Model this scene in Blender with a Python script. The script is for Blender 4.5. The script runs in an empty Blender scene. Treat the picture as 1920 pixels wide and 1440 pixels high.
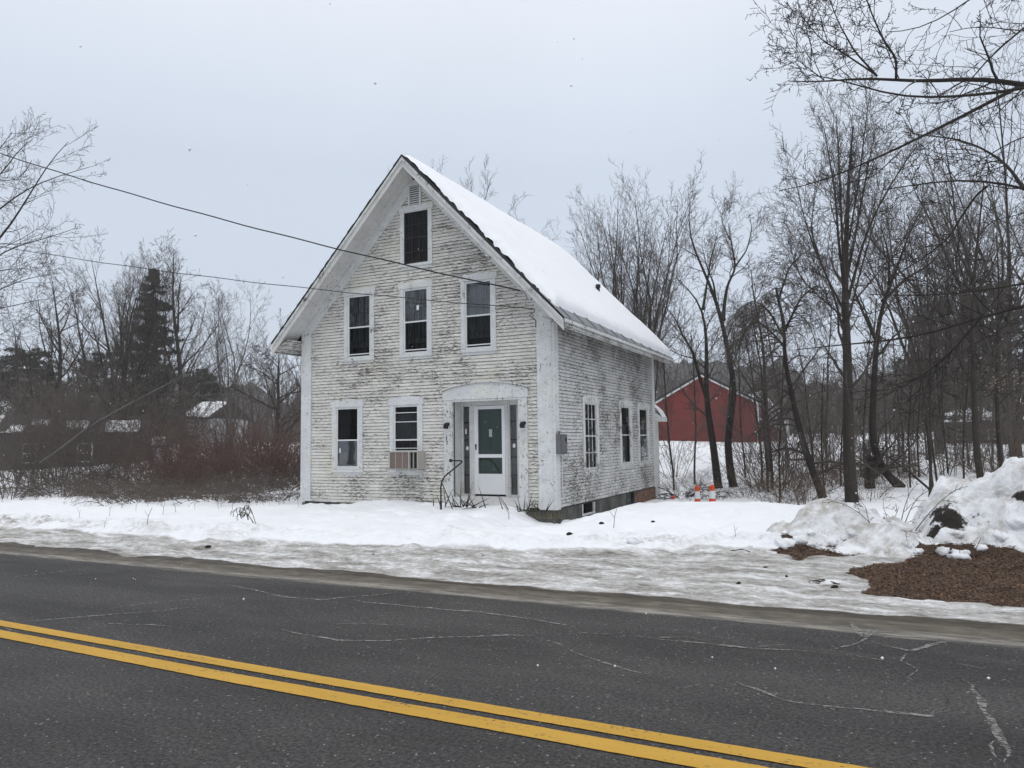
import bpy, bmesh, math, random
import numpy as np
from mathutils import Matrix, Vector

# ------------------------------------------------------------------ camera, world, sun, exposure
scene = bpy.context.scene
COL = scene.collection
FPX, PITCH, ROLL, YAW = 1379.6, 0.0772, -0.0140, -0.4546
CAM = np.array([6.2223, -14.7992, 1.70])
F = np.array([math.sin(YAW)*math.cos(PITCH), math.cos(YAW)*math.cos(PITCH), math.sin(PITCH)])
_r = np.array([math.cos(YAW), -math.sin(YAW), 0.0]); _u = np.cross(_r, F)
RT = _r*math.cos(ROLL)+_u*math.sin(ROLL); UP = -_r*math.sin(ROLL)+_u*math.cos(ROLL)
cd = bpy.data.cameras.new('camera'); cam = bpy.data.objects.new('camera', cd); COL.objects.link(cam)
cd.sensor_fit = 'HORIZONTAL'; cd.sensor_width = 36; cd.lens = 36*FPX/1920; cd.clip_start = 0.05; cd.clip_end = 3000
cam.matrix_world = Matrix(((RT[0], UP[0], -F[0], CAM[0]), (RT[1], UP[1], -F[1], CAM[1]), (RT[2], UP[2], -F[2], CAM[2]), (0, 0, 0, 1)))
scene.camera = cam

SUN_EL, SUN_AZ = math.radians(60), math.radians(150)      # light comes from behind the camera, a little right
world = bpy.data.worlds.new('World'); scene.world = world; world.use_nodes = True
wn = world.node_tree.nodes; wl = world.node_tree.links; wn.clear()
wo = wn.new('ShaderNodeOutputWorld')
sky = wn.new('ShaderNodeTexSky'); sky.sky_type = 'NISHITA'; sky.sun_disc = False
sky.sun_elevation = SUN_EL; sky.sun_rotation = SUN_AZ; sky.air_density = 1.0; sky.dust_density = 4.0
b1 = wn.new('ShaderNodeBackground'); b1.inputs['Strength'].default_value = 0.08; wl.new(sky.outputs[0], b1.inputs[0])
tc = wn.new('ShaderNodeTexCoord'); sx = wn.new('ShaderNodeSeparateXYZ'); wl.new(tc.outputs['Generated'], sx.inputs[0])
rp = wn.new('ShaderNodeValToRGB'); wl.new(sx.outputs['Z'], rp.inputs[0])
rp.color_ramp.elements[0].position = 0.0; rp.color_ramp.elements[0].color = (0.75, 0.83, 0.96, 1)
rp.color_ramp.elements[1].position = 1.0; rp.color_ramp.elements[1].color = (1.38, 1.38, 1.40, 1)
e = rp.color_ramp.elements.new(0.35); e.color = (0.72, 0.80, 0.93, 1)
cn = wn.new('ShaderNodeTexNoise'); cn.inputs['Scale'].default_value = 2.2; cn.inputs['Detail'].default_value = 4; wl.new(tc.outputs['Generated'], cn.inputs['Vector'])
cm = wn.new('ShaderNodeMapRange'); cm.inputs[3].default_value = 0.93; cm.inputs[4].default_value = 1.07; wl.new(cn.outputs['Fac'], cm.inputs[0])
cx_ = wn.new('ShaderNodeVectorMath'); cx_.operation = 'SCALE'; wl.new(rp.outputs[0], cx_.inputs[0]); wl.new(cm.outputs[0], cx_.inputs['Scale'])
b2 = wn.new('ShaderNodeBackground'); wl.new(cx_.outputs[0], b2.inputs[0]); b2.inputs['Strength'].default_value = 1.0
mxs = wn.new('ShaderNodeMixShader'); mxs.inputs[0].default_value = 0.9; wl.new(b1.outputs[0], mxs.inputs[1]); wl.new(b2.outputs[0], mxs.inputs[2])
wl.new(mxs.outputs[0], wo.inputs['Surface'])
sd = bpy.data.lights.new('sun', 'SUN'); sd.energy = 0.55; sd.angle = math.radians(35); sd.color = (1, 0.97, 0.93)
sun = bpy.data.objects.new('sun', sd); COL.objects.link(sun)
dirv = Vector((math.sin(SUN_AZ)*math.cos(SUN_EL), math.cos(SUN_AZ)*math.cos(SUN_EL), math.sin(SUN_EL)))
sun.rotation_euler = dirv.to_track_quat('Z', 'Y').to_euler(); sun.location = (0, -20, 40)
vs = scene.view_settings
vs.view_transform = 'Standard'; vs.look = 'None'; vs.gamma = 1; vs.use_curve_mapping = False; vs.exposure = 0.0
scene.cycles.max_bounces = 8; scene.cycles.transparent_max_bounces = 12; scene.cycles.volume_bounces = 0
scene.cycles.volume_max_steps = 64
scene.cycles.use_denoising = True

# ------------------------------------------------------------------ helpers
def ray(px, py): return F+RT*(px-960)/FPX-UP*(py-720)/FPX
def dep(px, py, dist): return CAM+ray(px, py)*dist                       # a point seen at a pixel, so far away
def on_z(px, py, z=0.0):
    r = ray(px, py); return CAM+r*(z-CAM[2])/r[2]
def on_y(px, py, y):
    r = ray(px, py); return CAM+r*(y-CAM[1])/r[1]

def _hash(ix, iy, seed):
    h = (ix.astype(np.int64)*374761393+iy.astype(np.int64)*668265263+seed*1274126177) & 0x7fffffff
    h = ((h ^ (h >> 13))*1274126177) & 0x7fffffff
    return ((h ^ (h >> 16)) & 0xffff)/65535.0
def vnoise(x, y, seed=0):
    x = np.asarray(x, float); y = np.asarray(y, float)
    x0 = np.floor(x); y0 = np.floor(y); fx = x-x0; fy = y-y0
    fx = fx*fx*(3-2*fx); fy = fy*fy*(3-2*fy); x0 = x0.astype(int); y0 = y0.astype(int)
    a = _hash(x0, y0, seed); b = _hash(x0+1, y0, seed); c = _hash(x0, y0+1, seed); d = _hash(x0+1, y0+1, seed)
    return (a*(1-fx)+b*fx)*(1-fy)+(c*(1-fx)+d*fx)*fy
def fbm(x, y, octv=4, seed=0, rough=0.5):
    s = 0; a = 1; t = 0
    for i in range(octv):
        s = s+a*(vnoise(np.asarray(x)*2**i, np.asarray(y)*2**i, seed+i*17)-0.5); t += a; a *= rough
    return s/t*2
def smooth(a, b, x):
    t = np.clip((x-a)/(b-a), 0, 1); return t*t*(3-2*t)

ROOTLOC = {}
def link(o): COL.objects.link(o); return o
def root_of(p):
    while p.parent: p = p.parent
    return p
def tag(o, label=None, cat=None, group=None, kind=None):
    for k, v in (('label', label), ('category', cat), ('group', group), ('kind', kind)):
        if v: o[k] = v
    return o
def thing(name, loc, label, cat, group=None):
    o = bpy.data.objects.new(name, None); o.location = loc; o.empty_display_size = 0.2; link(o)
    return tag(o, label, cat, group)
def obj(name, verts, faces, mat, parent=None, smooth_=False, uv=None):
    """verts are world coordinates; a child's are shifted to its thing's base"""
    me = bpy.data.meshes.new(name)
    v = np.asarray(verts, float)
    o = bpy.data.objects.new(name, me)
    if parent is not None:
        v = v-np.array(root_of(parent).location); o.parent = parent
    if isinstance(faces, np.ndarray):
        k = faces.shape[1]; n = len(faces)
        me.vertices.add(len(v)); me.vertices.foreach_set('co', v.astype(np.float32).ravel())
        me.loops.add(n*k); me.loops.foreach_set('vertex_index', faces.astype(np.int32).ravel())
        me.polygons.add(n); me.polygons.foreach_set('loop_start', np.arange(0, n*k, k, dtype=np.int32))
        me.update(calc_edges=True)
    else:
        me.from_pydata(v.tolist(), [], faces); me.update()
    if smooth_: me.polygons.foreach_set('use_smooth', np.ones(len(me.polygons), bool))
    if mat: me.materials.append(mat)
    return link(o)

class MB:
    """collects boxes, prisms, tubes and lathes; build() links them as ONE mesh object"""
    def __init__(s): s.v = []; s.f = []
    def add(s, v, f):
        b = len(s.v); s.v += [tuple(map(float, p)) for p in v]; s.f += [tuple(i+b for i in q) for q in f]; return s
    def box(s, a, b):
        x0, y0, z0 = a; x1, y1, z1 = b
        x0, x1 = sorted((x0, x1)); y0, y1 = sorted((y0, y1)); z0, z1 = sorted((z0, z1))
        return s.add([(x0,y0,z0),(x1,y0,z0),(x1,y1,z0),(x0,y1,z0),(x0,y0,z1),(x1,y0,z1),(x1,y1,z1),(x0,y1,z1)],
                     [(3,2,1,0),(4,5,6,7),(0,1,5,4),(1,2,6,5),(2,3,7,6),(3,0,4,7)])
    def prism(s, poly, off):
        """polygon (list of 3-D points) swept by a vector"""
        n = len(poly); o = np.array(off, float); p = [np.array(q, float) for q in poly]
        return s.add(p+[q+o for q in p], [tuple(range(n))[::-1], tuple(range(n, 2*n))]+[(i, (i+1) % n, n+(i+1) % n, n+i) for i in range(n)])
    def tube(s, pts, r, k=8, cap=True):
        P = np.array(pts, float); n = len(P); R = np.full(n, r) if np.isscalar(r) else np.array(r, float)
        T = np.gradient(P, axis=0); T /= np.linalg.norm(T, axis=1)[:, None]+1e-12
        ref = np.array([0, 0, 1.0]) if abs(T[0][2]) < .9 else np.array([1.0, 0, 0])
        V = []
        for i in range(n):
            a = np.cross(T[i], ref); a /= np.linalg.norm(a)+1e-12; b = np.cross(T[i], a)
            for j in range(k):
                t = 2*math.pi*j/k; V.append(P[i]+R[i]*(a*math.cos(t)+b*math.sin(t)))
        Fc = [(i*k+j, i*k+(j+1) % k, (i+1)*k+(j+1) % k, (i+1)*k+j) for i in range(n-1) for j in range(k)]
        if cap: Fc += [tuple(range(k))[::-1], tuple((n-1)*k+j for j in range(k))]
        return s.add(V, Fc)
    def lathe(s, c, prof, k=16):
        V = []; n = len(prof)
        for r, z in prof:
            for j in range(k):
                t = 2*math.pi*j/k; V.append((c[0]+r*math.cos(t), c[1]+r*math.sin(t), c[2]+z))
        Fc = [(i*k+j, i*k+(j+1) % k, (i+1)*k+(j+1) % k, (i+1)*k+j) for i in range(n-1) for j in range(k)]
        return s.add(V, Fc+[tuple(range(k))[::-1], tuple((n-1)*k+j for j in range(k))])
    def build(s, name, mat, parent=None, smooth_=False): return obj(name, s.v, s.f, mat, parent, smooth_)

def children(o): return [c for c in o.children]
def copy_thing(o, loc, rz=0.0, sc=1.0, label=None, sz=None):
    c = o.copy(); c.location = loc; c.rotation_euler = (0, 0, rz); c.scale = (sc, sc, sz or sc); COL.objects.link(c)
    if label: c['label'] = label
    for ch in o.children:
        d = ch.copy(); COL.objects.link(d); d.parent = c
        for g in ch.children:
            q = g.copy(); COL.objects.link(q); q.parent = d
    return c

# ------------------------------------------------------------------ materials
class NT:
    def __init__(s, name):
        s.m = bpy.data.materials.new(name); s.m.use_nodes = True; s.n = s.m.node_tree.nodes; s.l = s.m.node_tree.links
        s.n.clear(); s.out = s.n.new('ShaderNodeOutputMaterial'); s.p = s.n.new('ShaderNodeBsdfPrincipled'); s.l.new(s.p.outputs[0], s.out.inputs[0])
        s.p.inputs['Roughness'].default_value = 0.8; s.p.inputs['Specular IOR Level'].default_value = 0.3
        s.g = None
    def put(s, sock, v):
        if v is None: return
        if hasattr(v, 'is_output') or isinstance(v, bpy.types.NodeSocket): s.l.new(v, sock)
        elif isinstance(v, (tuple, list)): sock.default_value = tuple(v)+((1,) if len(v) == 3 and sock.type == 'RGBA' else ())
        else: sock.default_value = v
    def pos(s):
        if not s.g: s.g = s.n.new('ShaderNodeNewGeometry')
        return s.g.outputs['Position']
    def objc(s): return s.n.new('ShaderNodeTexCoord').outputs['Object']
    def scl(s, v, k):
        n = s.n.new('ShaderNodeVectorMath'); n.operation = 'MULTIPLY'; s.put(n.inputs[0], v); n.inputs[1].default_value = k if isinstance(k, (tuple, list)) else (k, k, k); return n.outputs[0]
    def noise(s, v, k=1.0, det=4, rough=.55, dist=0.0):
        n = s.n.new('ShaderNodeTexNoise'); s.put(n.inputs['Vector'], s.scl(v, k)); n.inputs['Scale'].default_value = 1; n.inputs['Detail'].default_value = det
        n.inputs['Roughness'].default_value = rough; n.inputs['Distortion'].default_value = dist; return n.outputs['Fac']
    def vor(s, v, k=1.0, feat='F1', out='Distance'):
        n = s.n.new('ShaderNodeTexVoronoi'); n.feature = feat; s.put(n.inputs['Vector'], s.scl(v, k)); n.inputs['Scale'].default_value = 1; return n.outputs[out]
    def mr(s, v, a, b, c=0.0, d=1.0, sm=True):
        n = s.n.new('ShaderNodeMapRange'); n.interpolation_type = 'SMOOTHSTEP' if sm else 'LINEAR'; s.put(n.inputs[0], v)
        for i, q in enumerate((a, b, c, d)): s.put(n.inputs[i+1], q)
        return n.outputs[0]
    def math(s, op, a, b=0.0, c=None):
        n = s.n.new('ShaderNodeMath'); n.operation = op; s.put(n.inputs[0], a); s.put(n.inputs[1], b)
        if c is not None: s.put(n.inputs[2], c)
        return n.outputs[0]
    def mix(s, f, a, b):
        n = s.n.new('ShaderNodeMix'); n.data_type = 'RGBA'; s.put(n.inputs[0], f); s.put(n.inputs[6], a); s.put(n.inputs[7], b); return n.outputs[2]
    def ramp(s, v, stops):
        n = s.n.new('ShaderNodeValToRGB'); s.put(n.inputs[0], v); el = n.color_ramp.elements
        while len(el) < len(stops): el.new(0.5)
        for q, (p, c) in zip(el, stops): q.position = p; q.color = tuple(c)+(1,)
        return n.outputs[0]
    def xyz(s, v):
        n = s.n.new('ShaderNodeSeparateXYZ'); s.put(n.inputs[0], v); return n.outputs
    def attr(s, name):
        n = s.n.new('ShaderNodeAttribute'); n.attribute_name = name; return n.outputs['Fac']
    def bump(s, h, st=.3, d=.01):
        n = s.n.new('ShaderNodeBump'); n.inputs['Strength'].default_value = st; n.inputs['Distance'].default_value = d; s.put(n.inputs['Height'], h); s.l.new(n.outputs[0], s.p.inputs['Normal'])
    def fin(s, col=None, rough=None, spec=None, metal=None):
        s.put(s.p.inputs['Base Color'], col); s.put(s.p.inputs['Roughness'], rough); s.put(s.p.inputs['Specular IOR Level'], spec); s.put(s.p.inputs['Metallic'], metal)
        return s.m

def m_plain(name, col, rough=.7, var=.15, k=8.0, metal=0.0, spec=.3):
    t = NT(name); n = t.noise(t.objc(), k, 5, .6)
    lo = [c*(1-var) for c in col]; hi = [min(1, c*(1+var)) for c in col]
    return t.fin(t.mix(n, lo, hi), rough, spec, metal)

def m_siding(name, side, amount, paint=(.745, .725, .67), horiz=1.0, row0=.228, expo=.0785):
    """white paint flaking off grey weathered wood, in flakes stretched along the boards"""
    t = NT(name); P = t.pos(); c = t.xyz(P)
    fine = t.noise(P, (24, 24, 105) if horiz else (34, 34, 30), 4, .7); mid = t.noise(P, (7.5, 7.5, 46) if horiz else (15, 15, 8), 5, .68, .3); big = t.noise(P, .7, 3, .55); big2 = t.noise(P, (1.6, 1.6, 4.5), 3, .6)
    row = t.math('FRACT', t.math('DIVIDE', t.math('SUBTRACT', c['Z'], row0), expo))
    s = t.math('ADD', t.math('MULTIPLY', fine, .42), t.math('MULTIPLY', mid, .58))
    s = t.math('ADD', s, t.math('MULTIPLY', t.math('SUBTRACT', big, .5), .26))
    s = t.math('ADD', s, t.math('MULTIPLY', t.math('SUBTRACT', big2, .5), .22))
    if horiz: s = t.math('ADD', s, t.math('MULTIPLY', t.mr(row, 0.0, .4, 1, 0), .035))
    peel = t.mr(s, amount, amount+.028)
    wgrain = t.noise(P, (3, 3, 160) if horiz else (120, 120, 4), 4, .6)
    wood = t.ramp(wgrain, [(.25, (.045, .040, .033)), (.55, (.155, .142, .120)), (.8, (.28, .262, .23))])
    dirt = t.noise(P, (2.2, 2.2, 3.0), 5, .6)
    p2 = t.mix(t.mr(dirt, .35, .7), tuple(q*.86 for q in paint), paint)
    yel = t.mr(t.noise(P, (.9, .9, 1.3), 3, .6), .55, .68)
    p2 = t.mix(t.math('MULTIPLY', yel, .55 if not side else .12), p2, (.66, .645, .53))
    thin = t.mr(s, amount-.07, amount+.01)
    p2 = t.mix(t.math('MULTIPLY', thin, .35), p2, (.46, .455, .43))
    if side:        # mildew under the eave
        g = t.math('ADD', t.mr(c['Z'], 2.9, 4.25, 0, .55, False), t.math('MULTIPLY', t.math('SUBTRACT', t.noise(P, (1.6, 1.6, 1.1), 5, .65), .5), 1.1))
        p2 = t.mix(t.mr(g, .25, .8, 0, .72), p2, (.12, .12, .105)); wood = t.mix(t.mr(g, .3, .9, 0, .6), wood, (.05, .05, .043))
    crk = t.math('MULTIPLY', t.mr(t.noise(P, (11, 11, 190), 3, .5), .62, .66), .55)
    col = t.mix(peel, p2, wood); col = t.mix(crk, col, (.09, .088, .08))
    if horiz:       # lap shadow painted into the colour between boards, along with grime and bare wood
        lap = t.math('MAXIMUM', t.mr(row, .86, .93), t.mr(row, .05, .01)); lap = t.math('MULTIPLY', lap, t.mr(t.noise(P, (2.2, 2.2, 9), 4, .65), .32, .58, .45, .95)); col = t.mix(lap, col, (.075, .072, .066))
    t.bump(t.math('SUBTRACT', t.math('MULTIPLY', wgrain, .25), peel), .5, .003)
    return t.fin(col, .75, .3)
M = {}
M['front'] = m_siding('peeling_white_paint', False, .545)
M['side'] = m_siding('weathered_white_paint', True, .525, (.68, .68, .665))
M['trim'] = m_siding('trim_paint', False, .592, (.70, .715, .71), 0)
M['trim_worn'] = m_siding('worn_trim_paint', False, .565, (.68, .69, .68), 0)
M['alu'] = m_plain('white_aluminium', (.66, .68, .68), .45, .06)
M['doorwhite'] = m_plain('white_door_enamel', (.72, .73, .74), .4, .04)
M['jamb'] = m_siding('entry_paint', False, .62, (.66, .655, .64), 0)
M['interior'] = m_plain('dark_interior', (.012, .011, .010), .9)
M['curtain_grey'] = m_plain('grey_curtain', (.04, .04, .041), .9, .3, 6)
M['curtain_dark'] = m_plain('dark_curtain', (.014, .014, .014), .9, .4, 6)
M['blind'] = m_plain('grey_blind', (.13, .15, .155), .8, .1, 5)
M['lace'] = m_plain('lace_curtain', (.20, .20, .195), .9, .5, 30)
M['brownboard'] = m_plain('brown_board', (.05, .028, .024), .8, .2)
M['green'] = m_plain('green_door_paint', (.003, .042, .024), .45, .2, 3)
M['muntin_dark'] = m_plain('dark_sash', (.012, .012, .012), .6)
M['black'] = m_plain('black_iron', (.012, .012, .012), .5)
M['grey_metal'] = m_plain('grey_meter_paint', (.13, .13, .135), .5, .06)
M['conduit'] = m_plain('conduit_paint', (.55, .56, .56), .5, .1)
M['cable'] = m_plain('cable_rubber', (.015, .015, .016), .6)
M['ac'] = m_plain('ac_metal', (.42, .40, .36), .5, .1)
M['acrust'] = m_plain('ac_brown_grille', (.15, .10, .08), .7, .3, 9)
M['shingle'] = m_plain('black_shingle', (.022, .022, .024), .9, .5, 30)
M['drip'] = m_plain('grey_sheet_metal', (.19, .20, .205), .4, .15, 4, .3)
M['paper'] = m_plain('white_paper', (.7, .7, .68), .8, .05)
M['orange'] = m_plain('orange_plastic', (.62, .075, .02), .45, .1)
M['cone_white'] = m_plain('white_reflective_sheet', (.62, .66, .66), .4, .06)
M['barn'] = m_plain('barn_red_paint', (.185, .032, .028), .8, .22, 1.2)
M['barntrim'] = m_plain('barn_white_trim', (.62, .63, .63), .7, .1)
M['darkroof'] = m_plain('dark_roofing', (.038, .039, .042), .8, .25, 1.0)
M['greywall'] = m_plain('dark_grey_siding', (.055, .058, .062), .8, .15, 1.2)
M['palewall'] = m_plain('pale_grey_siding', (.50, .51, .51), .8, .1, 1.0)
M['cabinwall'] = m_plain('brown_cabin_boards', (.085, .07, .06), .8, .25, 1.0)
M['pinkdoor'] = m_plain('faded_red_door', (.30, .12, .11), .8, .15, 2)
M['windowdark'] = m_plain('dark_far_glass', (.025, .03, .032), .15, .2, 1, 0, .5)
M['stalk'] = m_plain('dry_stalk', (.13, .10, .065), .9, .3, 20)
M['seed'] = m_plain('brown_seed_head', (.05, .038, .028), .9, .3, 20)
M['yucca'] = m_plain('dead_dark_leaves', (.028, .03, .02), .8, .4, 12)
M['drygrass'] = m_plain('dry_grass', (.20, .15, .075), .9, .3, 10)
M['beech'] = m_plain('pale_beech_leaf', (.42, .34, .26), .8, .2, 10)
M['pine'] = m_plain('pine_needles', (.034, .045, .031), .8, .4, 2)
M['pine_grey'] = m_plain('spruce_needles', (.026, .032, .025), .8, .4, 2)
M['soilclod'] = m_plain('dark_soil', (.016, .013, .010), .95, .5, 25)
M['chip1'] = m_plain('brown_dead_leaves', (.215, .135, .085), .9, .5, 14)
M['chip2'] = m_plain('dark_dead_leaves', (.085, .052, .036), .9, .5, 14)
M['flake'] = m_plain('snowflake', (.9, .9, .92), .9, .02)

def m_bark(name, a, b, k=8):
    t = NT(name); P = t.objc(); n = t.noise(P, (k, k, k*.18), 5, .65); moss = t.mr(t.noise(P, 1.5, 3), .55, .75)
    col = t.mix(n, a, b); col = t.mix(t.math('MULTIPLY', moss, .35), col, (.07, .075, .06))
    t.bump(n, .6, .02); return t.fin(col, .9, .2)
M['bark'] = m_bark('grey_brown_bark', (.015, .0125, .010), (.066, .055, .045))
M['bark_dark'] = m_bark('dark_bark', (.012, .010, .009), (.055, .046, .038))
M['bark_pale'] = m_bark('pale_bark', (.075, .07, .062), (.19, .18, .165))
M['twig'] = m_plain('brown_grey_twigs', (.074, .061, .052), .9, .3, 3)
M['twig_dark'] = m_plain('dark_twigs', (.030, .025, .022), .9, .25, 3)
M['twig_pale'] = m_plain('pale_twigs', (.115, .105, .095), .9, .25, 3)
M['twig_red'] = m_plain('red_brown_stems', (.145, .092, .078), .9, .4, 2)
M['twig_brush'] = m_plain('grey_brown_brush', (.125, .104, .088), .9, .35, 2)
M['twig_tan'] = m_plain('tan_stems', (.115, .082, .058), .9, .3, 2)

def m_glass(name, tint, gloss=.09, fk=1.0):
    t = NT(name); t.n.remove(t.p)
    tr = t.n.new('ShaderNodeBsdfTransparent'); tr.inputs[0].default_value = (*tint, 1)
    gl = t.n.new('ShaderNodeBsdfGlossy'); gl.inputs['Roughness'].default_value = .02; gl.inputs[0].default_value = (.95, .97, 1, 1)
    fr = t.n.new('ShaderNodeFresnel'); fr.inputs[0].default_value = 1.5
    b = t.n.new('ShaderNodeBump'); b.inputs['Strength'].default_value = .04; b.inputs['Distance'].default_value = .02; t.l.new(t.noise(t.pos(), 2.2, 2), b.inputs['Height']); t.l.new(b.outputs[0], gl.inputs['Normal'])
    f = t.math('ADD', t.math('MULTIPLY', fr.outputs[0], fk), gloss)
    mx = t.n.new('ShaderNodeMixShader'); t.l.new(f, mx.inputs[0]); t.l.new(tr.outputs[0], mx.inputs[1]); t.l.new(gl.outputs[0], mx.inputs[2]); t.l.new(mx.outputs[0], t.out.inputs[0])
    return t.m
M['glass'] = m_glass('window_glass', (.8, .82, .82), .06, 1.3)
M['glass_dark'] = m_glass('screened_glass', (.42, .43, .43), .0, .3)
M['glass_door'] = m_glass('storm_door_glass', (.92, .94, .94), .0, .8)

def m_brick():
    t = NT('foundation_brick'); return t.fin(t.ramp(t.noise(t.pos(), (4.5, 4.5, 13), 2, .7), [(.3, (.11, .06, .045)), (.5, (.20, .115, .08)), (.7, (.27, .17, .12))]), .9)
M['brick'] = m_brick()
def m_conc():
    t = NT('stained_concrete'); P = t.pos(); n = t.noise(P, (1.6, 1.6, .7), 5, .65); f = t.noise(P, 22, 5, .7)
    c = t.ramp(n, [(.3, (.03, .03, .027)), (.5, (.10, .10, .09)), (.72, (.24, .235, .22))]); c = t.mix(t.mr(f, .3, .75, .55, 0), c, (.05, .05, .045)); t.bump(f, .5, .01)
    return t.fin(c, .92)
M['concrete'] = m_conc()

def m_snow(name, dirty=0.0, mud=None):
    t = NT(name); P = t.pos(); n = t.noise(P, 1.3, 5, .6); f = t.noise(P, 38, 4, .7)
    col = t.mix(n, (.84, .86, .89), (.90, .91, .925))
    if dirty:
        d = t.math('ADD', t.math('MULTIPLY', t.noise(P, 2.1, 6, .68, .6), .7), t.math('MULTIPLY', t.noise(P, 9, 5, .7), .3))
        col = t.mix(t.mr(d, .55-dirty*.12, .76-dirty*.10, 0, .85), col, (.36, .335, .29))
        col = t.mix(t.mr(t.noise(P, 4.2, 6, .75), .62, .72, 0, .8), col, (.13, .115, .09))
    if mud:
        for (cx, cy, cz), r in mud:
            v = t.n.new('ShaderNodeVectorMath'); v.operation = 'DISTANCE'; t.put(v.inputs[0], P); v.inputs[1].default_value = (cx, cy, cz)
            q = t.math('ADD', t.math('DIVIDE', v.outputs['Value'], r), t.math('MULTIPLY', t.math('SUBTRACT', t.noise(P, 6.5, 6, .75), .5), 2.3))
            col = t.mix(t.mr(q, .85, .62), col, (.022, .018, .014))
    h = t.math('ADD', t.math('MULTIPLY', t.noise(P, 7, 5, .62), 1.0), t.math('MULTIPLY', f, .35))
    t.bump(h, .45, .035 if dirty else .02)
    t.p.inputs['Subsurface Weight'].default_value = 0.0
    return t.fin(col, .75, .25)
M['snow'] = m_snow('roof_snow')

def m_ground():
    t = NT('snow_slush_and_soil'); P = t.pos(); slush = t.attr('slush'); soil = t.attr('soil'); lit = t.attr('litter'); dirt = t.attr('dirt')
    n = t.noise(P, .9, 5, .6)
    snow = t.mix(n, (.83, .85, .885), (.90, .91, .925))
    dn = t.math('ADD', t.math('MULTIPLY', t.noise(P, (2.5, 2.5, 2.5), 6, .7), .6), t.math('MULTIPLY', t.noise(P, 14, 5, .7), .4))
    snow = t.mix(t.math('MULTIPLY', dirt, t.mr(dn, .42, .68)), snow, (.24, .215, .175))
    st = t.math('ADD', t.math('MULTIPLY', t.noise(P, (1.0, 3.0, 2), 8, .74, .6), .66), t.math('MULTIPLY', t.noise(P, (10, 13, 9), 5, .75), .34))
    ice = t.ramp(st, [(.28, (.07, .063, .052)), (.40, (.20, .19, .168)), (.50, (.45, .44, .42)), (.60, (.80, .81, .82))])
    gr = t.noise(P, 60, 4, .8); ice = t.mix(t.mr(gr, .5, .72, 0, .5), ice, (.12, .11, .095))
    col = t.mix(t.mr(t.math('ADD', slush, t.math('MULTIPLY', t.math('SUBTRACT', st, .5), .9)), .35, .65), snow, ice)
    sc = t.ramp(t.noise(P, (3, 9, 5), 6, .75), [(.3, (.028, .022, .016)), (.55, (.075, .062, .046)), (.75, (.15, .13, .105))])
    col = t.mix(t.mr(t.math('ADD', soil, t.math('MULTIPLY', t.math('SUBTRACT', t.noise(P, (4, 10, 6), 6, .7), .5), .8)), .35, .65), col, sc)
    lc = t.ramp(t.noise(P, (22, 40, 25), 6, .8), [(.3, (.016, .011, .009)), (.5, (.07, .042, .028)), (.72, (.17, .105, .068))])
    col = t.mix(t.mr(t.math('ADD', lit, t.math('MULTIPLY', t.math('SUBTRACT', t.noise(P, (5, 9, 6), 6, .75), .5), .7)), .4, .6), col, lc)
    h = t.math('ADD', t.math('MULTIPLY', t.noise(P, 5, 5, .6), 1.0), t.math('MULTIPLY', st, t.math('MULTIPLY', slush, 1.6)))
    h = t.math('ADD', h, t.math('MULTIPLY', t.noise(P, 45, 4, .7), .3))
    t.bump(h, .45, .022)
    wet = t.math('MULTIPLY', soil, .25)
    return t.fin(col, t.math('SUBTRACT', .8, wet), .25)
M['ground'] = m_ground()

def m_asphalt():
    t = NT('asphalt'); P = t.pos(); c = t.xyz(P)
    f = t.noise(P, 40, 4, .8); v = t.vor(P, 34); big = t.noise(P, (.35, .9, 1), 4, .6); mid = t.noise(P, 3.5, 5, .65)
    col = t.mix(t.mr(big, .35, .65), (.038, .036, .034), (.064, .061, .058)); col = t.mix(t.mr(mid, .3, .7, .35, 0), col, (.040, .040, .041))
    col = t.mix(t.mr(f, .36, .66), t.scl(col, .45), t.scl(col, 1.75))
    col = t.mix(t.math('MULTIPLY', t.mr(v, .30, .16), t.mr(t.noise(P, 19, 2), .56, .64)), col, (.30, .29, .28))
    # grit and salt dried along the edge of the lane
    e = t.math('ADD', c['Y'], t.math('MULTIPLY', t.math('SUBTRACT', t.noise(P, (1.1, 2.6, 1), 7, .72), .5), .8))
    e2 = t.math('ADD', c['Y'], t.math('MULTIPLY', t.math('SUBTRACT', t.noise(P, (.45, 5, 1), 6, .7), .5), .5))
    grit = t.ramp(t.noise(P, (3, 7, 5), 7, .75), [(.28, (.05, .043, .033)), (.5, (.115, .10, .078)), (.72, (.21, .19, .155))])
    salt = t.mr(t.math('ABSOLUTE', t.math('ADD', e2, 7.50)), .16, .03)
    col = t.mix(t.mr(e, -7.52, -7.40), col, grit)
    col = t.mix(t.math('MULTIPLY', salt, t.mr(t.noise(P, (2.5, 12, 5), 5, .7), .35, .6, .15, .8)), col, (.36, .335, .285))
    wheel = t.math('MULTIPLY', t.mr(t.math('ABSOLUTE', t.math('SUBTRACT', t.math('ABSOLUTE', t.math('ADD', c['Y'], 9.0)), .80)), .45, .1), t.mr(t.noise(P, (.25, 1.2, 1), 3), .35, .6))
    col = t.mix(t.math('MULTIPLY', wheel, .35), col, t.scl(col, .62))
    haze = t.math('MULTIPLY', t.mr(t.noise(P, (.22, .8, 1), 5, .7), .5, .75), .30); col = t.mix(haze, col, (.12, .115, .108))
    smear = t.math('MULTIPLY', t.mr(e, -9.2, -7.5, 0, .35), t.mr(t.noise(P, (.3, 3.0, 1), 5, .7), .5, .7))
    col = t.mix(smear, col, (.13, .125, .115))
    t.bump(t.math('ADD', f, t.math('MULTIPLY', v, -1.0)), .5, .006)
    return t.fin(col, .82, .3)
M['asphalt'] = m_asphalt()
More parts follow.
